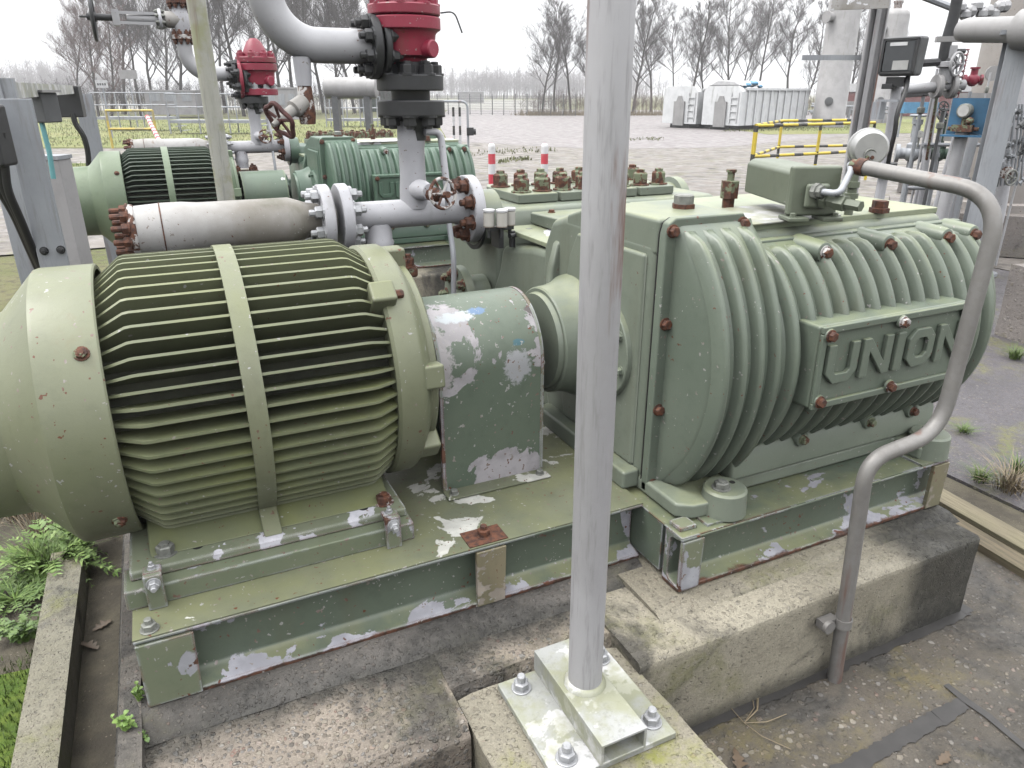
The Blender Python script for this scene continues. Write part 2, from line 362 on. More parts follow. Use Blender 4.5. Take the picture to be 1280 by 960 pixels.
def glassy():
    N = NT('oil_cup'); z = N.axis(2)
    col = N.mix(N.step(z, .02, .03), (.16,.1,.075), (.62,.6,.55)); return N.done(col, .12, 0, None, Coat_Weight=.6)
M['cup'] = glassy(); M['cyan'] = plain('cyan_cable', (.2,.5,.52), .5)

# ------------------------------------------------------------------ the setting: ground, pavement, yard
M['conc'] = concrete('pavement_concrete', (.15,.128,.1), (.09,.08,.066), st=.75, ms=.6, peb=.7, pscale=44, pits=.3, moss=(.2,.165,.06), peblo=.63)
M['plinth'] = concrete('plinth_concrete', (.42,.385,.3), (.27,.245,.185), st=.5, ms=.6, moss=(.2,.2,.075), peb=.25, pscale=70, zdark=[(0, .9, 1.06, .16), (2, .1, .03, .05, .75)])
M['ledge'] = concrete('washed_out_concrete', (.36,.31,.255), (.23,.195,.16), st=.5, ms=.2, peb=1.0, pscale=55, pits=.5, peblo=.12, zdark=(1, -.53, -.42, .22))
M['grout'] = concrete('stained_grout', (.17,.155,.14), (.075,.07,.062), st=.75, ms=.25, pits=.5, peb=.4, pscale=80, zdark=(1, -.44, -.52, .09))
M['rim'] = concrete('blackened_concrete', (.2,.18,.155), (.1,.092,.082), st=.75, ms=.15, peb=.5, pscale=70, pits=.7)
M['pedc'] = concrete('pedestal_concrete', (.34,.31,.24), (.27,.25,.19), st=.12, ms=.9, moss=(.27,.28,.05), peb=.3, pscale=60)
M['kerb'] = concrete('kerb_concrete', (.3,.28,.21), (.22,.21,.15), st=.25, ms=.7, moss=(.24,.25,.07), peb=.35, pscale=80)
M['yard'] = concrete('yard_asphalt', (.27,.245,.245), (.205,.188,.188), .1, .12, st=.12, ms=.25, moss=(.2,.2,.11), pits=0)
M['patio'] = concrete('yard_concrete', (.24,.215,.195), (.165,.148,.132), .15, .3, st=.4, ms=.5, moss=(.2,.21,.08), pits=.1, peb=.12, pscale=30)
M['asph'] = concrete('mossy_asphalt', (.125,.115,.125), (.09,.085,.092), st=.2, ms=.75, moss=(.17,.17,.05), peb=.45, pscale=60, pits=.2)
M['tar'] = plain('tar_seal', (.055,.052,.05), .55, 0, .3, 20)
M['rough'] = concrete('rough_concrete_block', (.3,.27,.25), (.22,.2,.19), st=.2, ms=.3, peb=.6, pscale=40, pits=.6)
def earth():
    N = NT('earth'); col = N.mix(N.step(N.noise(.25, 8, .7), .4, .6), (.13,.15,.045), (.2,.19,.09))
    col = N.mix(N.step(N.noise(9, 8, .7), .45, .7), col, (.09,.075,.05)); return N.done(col, .95, 0, N.bump(N.noise(14, 8, .75), .8, .05))
M['earth'] = earth()
def turf():
    N = NT('turf'); col = N.mix(N.step(N.noise(.5, 8, .65), .38, .62), (.19,.225,.06), (.26,.26,.1))
    col = N.mix(N.math('MULTIPLY', N.step(N.noise(12, 8, .75, 0, None, (1,1,1)), .45, .7), .55), col, (.12,.13,.045)); return N.done(col, .95, 0, N.bump(N.noise(30, 8, .75), .9, .04))
M['turf'] = turf()
def mossm():
    N = NT('moss'); col = N.mix(N.step(N.noise(14, 8, .7), .38, .64), (.09,.17,.015), (.17,.24,.03))
    col = N.mix(N.math('MULTIPLY', N.step(N.noise(60, 5, .7), .45, .7), .6), col, (.05,.07,.015)); return N.done(col, .95, 0, N.bump(N.noise(80, 6, .75), .9, .012))
M['moss'] = mossm()
def soil():
    N = NT('soil'); col = N.mix(N.step(N.noise(5, 8, .7), .38, .64), (.13,.115,.08), (.07,.06,.045))
    col = N.mix(N.step(N.voro(40), .12, .05), col, (.25,.22,.17)); return N.done(col, .95, 0, N.bump(N.noise(60, 7, .75), .8, .01))
M['soil'] = soil()
M['field'] = concrete('far_field', (.3,.29,.25), (.22,.215,.2), st=0, ms=.3, pits=0)

def sheet(name, pts, z, mat, label=None):
    b = MB(); b.faces([(p[0], p[1], z) for p in pts], [tuple(range(len(pts)))])
    o = b.build(name, mat); o['kind'] = 'structure'; return o
big = 900
sheet('ground', [(-big,-big),(big,-big),(big,big),(-big,big)], -.03, M['earth'])
def slab(name, x0, y0, x1, y1, mat, top=0.0):
    b = MB(); b.box(x0, y0, -.14, x1, y1, top); o = b.build(name, mat); o['kind'] = 'structure'; return o
slab('pavement', -2.455, -2.6, .52, 8.2, M['conc'])
slab('gravel_strip', -2.625, -2.6, -2.462, 3.0, M['soil'], -.015)
slab('soil_bed', -6.5, -2.6, -2.735, 3.05, M['soil'], .004)
slab('side_path', .86, -2.6, 5.2, 4.2, M['asph'], -.008)
slab('verge_strip', .53, -2.6, .855, 4.2, M['soil'], -.02)
# tar-sealed joints on the pavement
b = MB()
def strip(b, pts, wd, z):
    pts = [Vector((p[0], p[1], 0)) for p in pts]
    L, Rr = [], []
    for i, p in enumerate(pts):
        t = (pts[min(i+1, len(pts)-1)] - pts[max(i-1, 0)]).normalized(); nrm = Vector((-t.y, t.x, 0)); k = wd*random.uniform(.85, 1.15)/2
        L.append(p + nrm*k); Rr.append(p - nrm*k)
    for i in range(len(pts)-1):
        b.faces([(*L[i][:2], z), (*L[i+1][:2], z), (*Rr[i+1][:2], z), (*Rr[i][:2], z)], [(0,1,2,3)])
def wob(a, c, n, k=.006):
    return [(a[0]+(c[0]-a[0])*i/n + random.uniform(-k,k), a[1]+(c[1]-a[1])*i/n + random.uniform(-k,k)) for i in range(n+1)]
strip(b, wob((-1.0,-.278), (-.36,-.262), 60, .003), .045, .004)
strip(b, wob((-.345,-.2), (-.39,-1.2), 16), .022, .005)
strip(b, wob((-1.28,-.006), (.02,-.012), 80, .004), .034, .0045)
strip(b, wob((.02,-.02), (.03,.9), 16, .008), .04, .0055)
o = b.build('tar_joint', M['tar']); o['kind'] = 'structure'

# ------------------------------------------------------------------ foundation
def build_plinth():
    t = thing('concrete_plinth', 'low weathered concrete plinth carrying the nearest green pump set', 'plinth', (-1.2, .8, 0))
    def rough(b, amp, cuts):
        bmesh.ops.subdivide_edges(b.bm, edges=b.bm.edges, cuts=cuts, use_grid_fill=True)
        from mathutils import noise
        for v in b.bm.verts:
            n = noise.noise_vector(v.co*9) + noise.noise_vector(v.co*31)*.4; v.co += n*amp
    b = MB(); b.prism([(0,0),(1.9,0),(1.9,.295),(.009,.295),(.0,.286)], 'x', -1.30, 0.0); rough(b, .004, 14)
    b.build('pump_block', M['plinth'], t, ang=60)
    b = MB(); b.prism([(.012,-.0),(1.9,0),(1.9,.29),(.03,.285),(.012,.255)], 'x', -2.46, -1.745); rough(b, .006, 16)
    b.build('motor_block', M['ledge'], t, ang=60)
    b = MB(); b.prism([(.125,.0),(1.9,0),(1.9,.29),(.14,.287),(.125,.25)], 'x', -1.7452, -1.301); rough(b, .006, 16)
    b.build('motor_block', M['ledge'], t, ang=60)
    b = MB(); b.prism([(-2.458,.0),(-2.405,.0),(-2.405,.318),(-2.45,.312),(-2.458,.285)], 'y', .15, 1.86); rough(b, .005, 12)
    b.build('blackened_rim', M['rim'], t, ang=60)
    b = MB(); b.prism([(.262,.287),(.36,.287),(.42,.318),(.34,.316),(.31,.309),(.28,.297)], 'x', -2.44, -1.07); rough(b, .004, 12)
    b.build('grout_bed', M['grout'], t, ang=60)
    b = MB(); b.prism([(.09,.29),(.4,.29),(.4,.31),(.17,.309),(.13,.306)], 'x', -1.16, .03); rough(b, .003, 10)
    b.build('grout_bed', M['plinth'], t, ang=60)
    return t
def build_pedestal():
    b = MB(); b.prism([(-1.73,-.33),(-1.285,-.33),(-1.295,.1),(-1.33,.12),(-1.5,.122),(-1.7,.122),(-1.74,.11)], 'z', -.02, .268)
    bmesh.ops.subdivide_edges(b.bm, edges=b.bm.edges, cuts=5, use_grid_fill=True)
    from mathutils import noise
    for v in b.bm.verts: v.co += (noise.noise_vector(v.co*7) + noise.noise_vector(v.co*25)*.4)*.006
    return b.build('post_pedestal', M['pedc'], None, ang=60, org_=(-1.5,-.08,0), label='mossy square concrete pedestal under the post base plate', cat='pedestal')

# ------------------------------------------------------------------ skid
CH = [(.0,.185),(.0,.176),(.042,.168),(.052,.158),(.052,.034),(.042,.024),(.0,.014),(.0,.0),(.075,.0),(.075,.185)]
def build_skid():
    t = thing('skid_frame', 'peeling green steel skid frame under the nearest motor and pump', 'skid frame', (-1.2, .8, .314))
    b = MB(); b.prism([(.35+y, .314+z) for y, z in CH], 'x', -2.39, -1.062)
    b.build('motor_channel', M['skid'], t, bevel=.004)
    b = MB(); b.box(-2.39, .352, .4992, -1.062, 1.45, .5025); b.build('deck_plate', M['skidtop'], t)
    b = MB(); b.prism([(.17+y, .312+z*.93) for y, z in CH], 'x', -1.06, .03)
    b.build('pump_channel', M['skid'], t, bevel=.004)
    b = MB(); b.box(-1.06, .172, .4842, .03, 1.95, .487); b.build('deck_plate', M['skid'], t)
    b = MB(); b.box(-1.058, .26, .33, -1.045, 1.9, .484); b.build('cross_member', M['skid'], t)
    b = MB(); b.box(-2.388, .44, .33, -2.378, 1.4, .498); b.build('cross_member', M['skid'], t)
    for x0, x1, y, z0, z1, m in ((-2.388,-2.27,.3505,.318,.487,'plate'), (-1.585,-1.5,.351,.317,.488,'gusset'), (-1.057,-.985,.171,.315,.474,'plate'), (-.045,.029,.171,.315,.474,'gusset')):
        b = MB(); b.prism([(x0,z0),(x1-.004,z0),(x1,z1),(x0,z1)], 'y', y-.004, y+.01); b.build('gusset_plate', M[m], t, bevel=.002)
    # raised pads with jacking brackets below the motor feet
    b = MB(); b.box(-2.4, .462, .502, -1.715, .56, .553); b.build('motor_pad', M['plate'], t, bevel=.004)
    b = MB(); b.box(-2.4, 1.2, .502, -1.715, 1.3, .553); b.build('motor_pad', M['skid'], t, bevel=.004)
    for x in (-2.335, -1.775):
        b = MB(); b.box(x-.02, .444, .502, x+.02, .461, .592); b.box(x-.02, .4612, .578, x+.02, .492, .592)
        k = b.build('jack_bracket', M['plate'], t, bevel=.003)
        bolt(k, (x, .444, .572), (0,-1,0), M['zinc'], .0125, .013, 'jack_bolt', .012)
        bolt(k, (x, .478, .592), (0,0,1), M['zinc'], .008, .008, 'jack_bolt', .008)
    bolt(t, (-2.355, .378, .5025), (0,0,1), M['boltg'], .016, .014, 'deck_bolt', .012)
    bolt(t, (-1.545, .395, .5035), (0,0,1), M['rust'], .017, .018, 'deck_bolt', .012)
    b = MB(); b.box(-1.6, .357, .5028, -1.49, .43, .5052); b.build('rusty_washer_plate', M['rust'], t)
    bolt(t, (-.01, .215, .487), (0,0,1), M['rustp'], .018, .018, 'deck_bolt', .008)
    b = MB(); b.box(-1.045, .2, .4872, -.99, .25, .4985); b.build('shim', M['plate'], t, bevel=.002)
    for p in ((-.9,.235),(-.05,.215)):
        b = MB(); b.box(p[0]-.06, p[1]-.045, .4872, p[0]+.06, p[1]+.05, .494); b.build('shim', M['plate'], t)
    b = MB(); b.box(-.5, .25, .4872, -.46, .262, .49)
    b.build('shim', M['plate'], t)
    return t

# ------------------------------------------------------------------ motor
AX_Y, AX_Z = .835, .882
def build_motor():
    t = thing('electric_motor', 'yellowish green finned electric motor nearest to the camera', 'motor', (-2.05, AX_Y, .553))
    A = (0, AX_Y, AX_Z); X = (1,0,0)
    # fan cowl: rim, drum, cone, inlet collar
    b = MB(); o = (-2.35, AX_Y, AX_Z)
    b.lathe([(0,.336),(-.004,.339),(-.118,.339),(-.128,.336),(-.205,.25),(-.218,.242),(-.36,.238),(-.365,.234),(-.365,.2),(-.36,.19),(-.22,.19),(-.12,.326),(0,.326)], o, X, 72, closed=True)
    cw = b.build('fan_cowl', M['motor'], t, ang=24)
    b = MB(); b.lathe([(-.34,.2),(-.335,.03),(-.33,.199)], o, X, 32, (False, False)); b.build('fan_grille', M['dark'], cw)
    for a in (38, 150, 208, -35):
        d = Vector((0, -math.cos(R(a)), math.sin(R(a)))); p = Vector((-2.385, AX_Y, AX_Z)) + d*.3395
        bolt(cw, p, d, M['rustp'], .013, .009, 'cowl_bolt', .003)
    # stator barrel with radial cooling fins (one casting)
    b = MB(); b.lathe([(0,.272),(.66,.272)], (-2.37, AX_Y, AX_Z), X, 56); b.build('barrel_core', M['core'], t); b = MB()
    n = 60
    for i in range(n):
        a = 2*math.pi*(i+.5)/n
        if math.sin(a)*.355 + AX_Z < .592: continue
        d = Vector((0, -math.cos(a), math.sin(a))); q = Vector((0, math.sin(a), math.cos(a)))
        x0, x1 = -2.36, -1.705; pr = [(x0,.26),(x0,.3),(x0+.062,.352),(x0+.075,.355),(x1-.085,.355),(x1-.07,.352),(x1,.305),(x1,.26)]
        O = Vector((0, AX_Y, AX_Z)); v = []
        for sgn in (-1, 1):
            for (x, r) in pr: v.append(O + Vector((x,0,0)) + d*r + q*sgn*(.0034 if r > .27 else .006))
        m = len(pr); b.faces(v, [tuple(range(m)), tuple(range(m, 2*m))[::-1]] + [(k, (k+1) % m, m+(k+1) % m, m+k) for k in range(m)])
    b.build('finned_barrel', M['fin'], t)
    # strap band around the fins, running down to the foot
    b = MB(); n = 40; rs = []
    for i in range(n+1):
        a = R(-52) + R(284)*i/n; d = Vector((0, -math.cos(a), math.sin(a))); P = Vector((-2.06, AX_Y, AX_Z))
        rs.append([P + d*.335 + Vector((-.022,0,0)), P + d*.335 + Vector((.022,0,0)), P + d*.361 + Vector((.022,0,0)), P + d*.361 + Vector((-.022,0,0))])
    b.rings(rs); b.prism([(.668,.50-.0),(.715,.575),(.72,.484),(.70,.47),(.655,.47)], 'x', -2.03, -1.98) if False else None
    b.build('barrel_band', M['motor'], t, ang=30)
    # drive-end bell with lugs
    b = MB(); o = (-1.722, AX_Y, AX_Z)
    b.lathe([(0,.322),(.008,.33),(.065,.33),(.078,.322),(.112,.268),(.117,.25),(.117,.06),(.14,.06),(.14,.0)], o, X, 56)
    b.lathe([(.09,.275),(.093,.277),(.122,.277),(.127,.27),(.127,.05)], o, X, 56)
    bell = b.build('end_bell', M['motor'], t, ang=40)
    for a in (48, 8, -38, 90, 132, 172):
        ca, sa = math.cos(R(a)), math.sin(R(a)); Mx = Matrix.Translation((-1.79, AX_Y, AX_Z)) @ Matrix.Rotation(R(90-a), 4, 'X')
        Mx = Matrix.Translation((-1.722, AX_Y, AX_Z)) @ Matrix(((1,0,0,0),(0,-ca,sa,0),(0,sa,ca,0),(0,0,0,1)))
        b = MB(); b.box(-.03, .29, -.03, .035, .36, .03, Mx) if a in (48,132) else b.box(.06, .25, -.032, .13, .322, .032, Mx)
        lg = b.build('end_bell_lug', M['motor'], bell, bevel=.008)
        if a in (48,): bolt(lg, Mx @ Vector((.036, .332, 0)), (1,0,0), M['rust'], .012, .02, 'lug_bolt')
    b = MB(); b.cyl((-1.63, AX_Y, AX_Z), (-1.2, AX_Y, AX_Z), .045, n=20); b.build('shaft', M['dark'], t)
    # feet
    b = MB(); b.prism([(.50,.554),(1.26,.554),(1.26,.572),(.51,.578),(.502,.574)], 'x', -2.385, -1.722); ft = b.build('foot_plate', M['footp'], t, bevel=.004)
    b = MB(); b.prism([(.54,.5785),(1.14,.5785),(1.12,.59),(1.0,.64),(.68,.64),(.57,.59)], 'x', -2.34, -1.75); b.build('foot_web', M['fin'], t, bevel=.006)
    b = MB(); b.prism([(.515,.579),(.55,.579),(.64,.63),(.6,.625)], 'x', -2.082, -2.038); b.build('band_foot', M['motor'], t, bevel=.003)
    bolt(ft, (-2.305, .553, .577), (0,0,1), M['boltg'], .021, .02, 'foot_bolt', .006)
    bolt(ft, (-1.768, .553, .577), (0,0,1), M['rustw'], .021, .02, 'foot_bolt', .006)
    for x in (-2.235, -1.825):
        b = MB(); b.lathe([(0,.013),(.0016,.012)], (x, .548, .5765), (0,0,1), 16); b.build('bolt_hole', M['dark'], ft)
    return t

# ------------------------------------------------------------------ coupling guard
def build_guard():
    t = thing('coupling_guard', 'arched green sheet metal coupling guard with peeling paint beside the nearest motor', 'guard', (-1.44, AX_Y, .503))
    def outline(r, zb, n=28): return [(AX_Y - r, zb)] + [(AX_Y - r*math.cos(math.pi*i/n), .862 + r*math.sin(math.pi*i/n)) for i in range(n+1)] + [(AX_Y + r, zb)]
    b = MB(); a, c = outline(.183, .505), outline(.177, .505); n = len(a)
    for x0, x1 in ((-1.561,-1.236),):
        va = [(x0,*p) for p in a]; vb = [(x1,*p) for p in a]; vc = [(x0,*p) for p in c]; vd = [(x1,*p) for p in c]
        fs = []
        for i in range(n-1): fs += [(i, i+1, n+i+1, n+i), (2*n+i, 3*n+i, 3*n+i+1, 2*n+i+1), (i, 2*n+i, 2*n+i+1, i+1), (n+i, n+i+1, 3*n+i+1, 3*n+i)]
        b.faces(va+vb+vc+vd, fs)
    cv = b.build('guard_shell', M['guard'], t, ang=30)
    for x in (-1.563, -1.244):
        b = MB(); a, c = outline(.1845, .505), outline(.17, .505)
        for i in range(n-1):
            b.faces([(x,*a[i]),(x,*a[i+1]),(x,*c[i+1]),(x,*c[i]),(x+.01,*a[i]),(x+.01,*a[i+1]),(x+.01,*c[i+1]),(x+.01,*c[i])], [(0,1,2,3),(4,5,6,7),(0,1,5,4),(3,2,6,7)])
        b.build('edge_strip', M['plate'], t, ang=30, weld=True)
    for s in (-1, 1):
        y = AX_Y + s*.1835; b = MB(); b.box(-1.566, min(y, y+s*.055), .5045, -1.232, max(y, y+s*.055), .5095)
        f = b.build('guard_flange', M['skidtop'], t, bevel=.0015)
        for x in (-1.54, -1.257): bolt(f, (x, y+s*.028, .5095), (0,0,1), M['boltg'], .011, .012, 'flange_bolt')
    bolt(t, (-1.236, AX_Y-.176, .86), (1,0,0), M['boltg'], .007, .006, 'guard_screw')
    return t

# ------------------------------------------------------------------ plunger pump
def letters(b, x0, z0, y0, y1, h):
    st = .028
    def pr(pts): b.prism([(x0 + p[0], z0 + p[1]) for p in pts], 'y', y0, y1)
    def serif(x, z, wd): pr([(x, z), (x+wd, z), (x+wd, z+st*.62), (x, z+st*.62)])
    ch = .03
    pr([(0,h),(0,ch),(ch,0),(.115-ch,0),(.115,ch),(.115,h),(.115-st,h),(.115-st,ch+.006),(.115-ch-.006,st),(ch+.006,st),(st,ch+.006),(st,h)])            # U
    x = .13; pr([(x,0),(x,h),(x+st,h),(x+.115-st,.04),(x+.115-st,h),(x+.115,h),(x+.115,0),(x+.115-st,0),(x+st,h-.04),(x+st,0)])                                         # N
    x = .262; pr([(x,0),(x+st+.004,0),(x+st+.004,h),(x,h)])                                                                                                                 # I
    x = .312; k = .026; w_ = .108; o = [(x+k,0),(x+w_-k,0),(x+w_,k),(x+w_,h-k),(x+w_-k,h),(x+k,h),(x,h-k),(x,k)]
    k2 = .012; i_ = [(x+st+k2,st),(x+w_-st-k2,st),(x+w_-st,st+k2),(x+w_-st,h-st-k2),(x+w_-st-k2,h-st),(x+st+k2,h-st),(x+st,h-st-k2),(x+st,st+k2)]
    b.rings([[(x0+p[0], y, z0+p[1]) for p in q] for q, y in ((o,y0),(o,y1),(i_,y1),(i_,y0))], closed=True)   # O
    x = .436; pr([(x,0),(x,h),(x+st,h),(x+.115-st,.04),(x+.115-st,h),(x+.115,h),(x+.115,0),(x+.115-st,0),(x+st,h-.04),(x+st,0)])
def build_pump():
    t = thing('plunger_pump', 'light green ribbed plunger pump with raised UNION lettering, nearest pump', 'pump', (-.45, .8, .487))
    P, C = M['pump'], M['cover']
    # crankcase
    b = MB(); b.prism([(.432,.5),(.432,1.24),(.93,1.24),(1.02,1.215),(1.075,1.12),(1.09,.9),(1.06,.62),(1.02,.5)], 'x', -1.02, .12)
    b.build('crankcase', P, t, bevel=.03, seg=4)
    b = MB(); b.prism([(.433,1.2),(.433,1.297),(.72,1.297),(.8,1.28),(.92,1.243),(.92,1.2)], 'x', -1.0185, -.745); b.build('crankcase_hump', P, t, bevel=.012, seg=3)
    b = MB(); b.box(-.738, .455, 1.236, .112, .985, 1.256); lid = b.build('top_cover', M['deck'], t, bevel=.004)
    b = MB(); b.box(-.7, .447, 1.2562, -.33, .72, 1.2605, Matrix.Translation((-.5,.5,0)) @ Matrix.Rotation(R(3),4,'Z') @ Matrix.Translation((.5,-.5,0))); b.build('cover_sheet', M['galvw'], lid, bevel=.001)
    # bolted front cover: flange plate
    fl = [(-1.02,.5),(.158,.5),(.158,1.222),(-.748,1.222),(-.752,1.285),(-.765,1.303),(-.99,1.303),(-1.012,1.29),(-1.02,1.26)]
    b = MB(); b.prism(fl, 'y', .398, .428); cov = b.build('front_cover', C, t, bevel=.006)
    b = MB(); b.prism([(p[0]*.998-.001, .905+(p[1]-.905)*.994) for p in fl], 'y', .4281, .4318); b.build('gasket', M['dark'], cov)
    # ribbed drum of the cover
    zc, zL = .9, [(.515,1.285,.195), (.6,1.215,.215)]
    def prof(sec, k, off=0.0, n=34):
        z0, z1, sag = zL[sec]; hc = (z1 - z0)/2; zm = (z1 + z0)/2; r = (hc*hc + sag*sag)/(2*sag); out = []
        a1 = math.asin(min(1, hc/r)) if sag < hc else math.pi - math.asin(hc/r)
        for i in range(n+1):
            a = -a1 + 2*a1*i/n; y = .402 - k*(r*math.cos(a) - (r - sag)) - off*math.cos(a)*k; z = zm + r*math.sin(a) + off*math.sin(a)
            out.append((y, z))
        return out
    b = MB(); st = [(-.99,0,.0),(-.985,.25,0),(-.98,.55,0),(-.974,.8,0),(-.968,.93,0),(-.955,1,0),(-.76,1,0)]
    rs = [[(x, y, z) for y, z in prof(0, k)] for x, k, _ in st] + [[(x, y, z) for y, z in prof(0, k)] for x, k in ((-.744,.96),(-.738,.6),(-.736,.3))]
    b.rings(rs, (False, False))
    st = [(-.80,0),(-.795,.4),(-.785,.7),(-.77,.88),(-.75,.94),(-.7,.94),(.05,.94),(.1,.93),(.132,.87),(.152,.72),(.16,.4),(.162,0)]
    b.rings([[(x, y, z) for y, z in prof(1, k)] for x, k in st], (False, False))
    b.build('drum_shell', C, cov, ang=60)
    b = MB()
    def rib(x, sec, k, hgt=.025, i0=1, i1=33, wd=.0095):
        lo, hi = prof(sec, k), prof(sec, k, hgt); n = i1 - i0; rs = []
        for i in range(i0, i1+1):
            f = min(1, (i-i0)/3.0, (i1-i)/3.0); f = math.sin(f*math.pi/2)
            y0, z0 = lo[i]; y1, z1 = hi[i]; y1, z1 = y0+(y1-y0)*(.05+.95*f), z0+(z1-z0)*(.05+.95*f); ym, zm = y0+(y1-y0)*.72, z0+(z1-z0)*.72
            yb, zb = y0-(y1-y0)*.5, z0-(z1-z0)*.5
            rs.append([(x-wd*2.0,yb,zb),(x-wd*1.7,y0,z0),(x-wd,ym,zm),(x-wd*.5,y1,z1),(x+wd*.5,y1,z1),(x+wd,ym,zm),(x+wd*1.7,y0,z0),(x+wd*2.0,yb,zb)])
        b.rings(rs)
    for x in (-.958,-.9,-.843,-.785): rib(x, 0, 1.0, .028, wd=.0098)
    k = 0; x = -.728
    while x < .12:
        rib(x, 1, .94, .031, 1, 33, .0105); x += .0615
    rib(.138, 1, .84, .014)
    b.build('drum_ribs', C, cov, ang=70)
    for z in (1.27, 1.02, .766, .525): bolt(cov, (-.999, .398, z), (0,-1,0), M['rust'], .014, .013, 'cover_bolt')
    bolt(cov, (-.768, .398, 1.272), (0,-1,0), M['rust'], .016, .015, 'cover_bolt')
    for i, x in enumerate((-.545, -.29, -.035, .09)):
        b = MB()
        b.lathe([(-.09,.036),(0,.03),(.012,.027),(.014,.024)], (x, .318, 1.193), (0,-1,0), 18)
        s = b.build('bolt_boss', C, cov, ang=40); bolt(s, (x, .304, 1.193), (0,-1,0), M['rustw' if i == 0 else 'rust'], .015, .016, 'cover_bolt')
    for x in (-.54, -.25, -.05):
        b = MB(); b.lathe([(-.06,.036),(0,.026),(.006,.023)], (x, .285, .628), (0,-1,0), 16)
        s = b.build('bolt_boss', C, cov, ang=40); bolt(s, (x, .279, .628), (0,-1,0), M['rustp'], .013, .013, 'cover_bolt')
    # name plate
    b = MB(); pw = (-.695, -.105, .808, 1.042); y0 = .136
    b.box(pw[0], y0+.012, pw[2], pw[1], .23, pw[3]); pl = b.build('name_plate', C, cov, bevel=.01, seg=3)
    b = MB(); e = .02
    for q in ((pw[0],pw[2],pw[1],pw[2]+e),(pw[0],pw[3]-e,pw[1],pw[3]),(pw[0],pw[2]+e,pw[0]+e,pw[3]-e),(pw[1]-e,pw[2]+e,pw[1],pw[3]-e)): b.box(q[0], y0, q[1], q[2], y0+.0118, q[3])
    b.build('plate_rim', C, cov, bevel=.004)
    b = MB(); letters(b, -.664, .876, y0-.002, y0+.0115, .112); b.build('raised_lettering', C, cov, bevel=.003)
    for x, z in ((-.672,1.018),(-.4,1.02),(-.125,1.018),(-.672,.832),(-.4,.83)):
        b = MB(); b.lathe([(0,.02),(.006,.018)], (x, y0+.002, z), (0,-1,0), 14); s = b.build('plate_boss', C, cov)
        bolt(s, (x, y0-.004, z), (0,-1,0), M['rustw' if x == -.4 else 'rust'], .0135, .012, 'plate_bolt')
    # lower case and feet
    b = MB(); b.prism([(.285,.536),(.95,.536),(.95,.69),(.37,.69),(.315,.655),(.29,.62)], 'x', -.8, .08); b.build('sump', P, t, bevel=.015, seg=3)
    b = MB(); b.prism([(-1.02,.262),(-.98,.232),(-.82,.215),(-.8,.3),(-.5,.295),(-.1,.295),(-.09,.2),(.03,.2),(.04,1.05),(-1.02,1.05)], 'z', .492, .538); ft = b.build('pump_foot', P, t, bevel=.01, seg=3)
    for x, y in ((-.868,.237),(-.02,.225)):
        b = MB(); b.lathe([(0,.066),(.07,.062),(.076,.056)], (x, y, .493), (0,0,1), 28); s = b.build('foot_boss', P, t, ang=40)
        bolt(s, (x-.016, y-.002, .569), (0,0,1), M['boltg'], .021, .016, 'foot_bolt', .004)
        b = MB(); b.lathe([(0,.009),(.001,.008)], (x+.034, y+.01, .569), (0,0,1), 12); b.build('bolt_hole', M['dark'], s)
    # drive side: shaft housing, round cover, stiffening ridge
    b = MB(); b.lathe([(-.02,.205),(.02,.2),(.045,.185),(.08,.175),(.12,.172),(.125,.167),(.125,.157),(.14,.152),(.142,.05)], (-1.018, .85, .86), (-1,0,0), 48); b.build('shaft_housing', P, t, ang=35)
    b = MB(); b.lathe([(0,.162),(.014,.16),(.017,.157),(.017,.0)], (-1.031, .655, .885), (-1,0,0), 48); cv = b.build('bearing_cover', P, t, ang=35)
    for i in range(8):
        a = 2*math.pi*(i+.35)/8; bolt(cv, (-1.048, .655+.135*math.cos(a), .885+.135*math.sin(a)), (-1,0,0), P, .012, .012, 'bearing_bolt')
    b = MB(); b.prism([(.47,.56),(.88,.56),(.9,.62),(.9,1.0),(.875,1.12),(.83,1.2),(.47,1.2)], 'x', -1.032, -1.012); b.build('wall_panel', P, t, bevel=.012, seg=3)
    b = MB(); b.prism([(-1.01,1.16),(-1.03,1.14),(-1.05,1.06),(-1.055,.97),(-1.08,.93),(-1.12,.9),(-1.12,.8),(-1.01,.8)], 'y', .955, .99); b.build('stiffening_ridge', P, t, bevel=.014, seg=3)
    b = MB(); b.prism([(.44,.5),(1.0,.5),(1.0,.56),(.44,.56)], 'x', -1.075, -1.015); b.build('base_flange', P, t, bevel=.01)
    # plunger frame and fluid end behind the crankcase
    b = MB(); b.prism([(1.0,.5),(1.52,.5),(1.55,.6),(1.55,.86),(1.49,.955),(1.46,1.05),(1.2,1.09),(1.0,1.1)], 'x', -1.0, .06); fr = b.build('plunger_frame', P, t, bevel=.03, seg=3)
    b = MB(); b.box(-.99, 1.1, 1.1, .05, 1.47, 1.118); b.build('frame_cover', M['deck'], t, bevel=.004)
    b = MB(); b.prism([(1.17,1.12),(1.48,1.12),(1.48,1.165),(1.15,1.175)], 'x', -.865, .10); lid2 = b.build('plunger_lid', P, t, bevel=.008)
    bolt(lid2, (-.8, 1.42, 1.168), (0,0,1), M['rust'], .012, .008, 'lid_bolt')
    b = MB(); b.prism([(1.52,.62),(2.02,.62),(2.06,.8),(2.06,1.13),(1.98,1.175),(1.55,1.175),(1.52,1.1)], 'x', -.99, .12); b.build('fluid_end', P, t, bevel=.02)
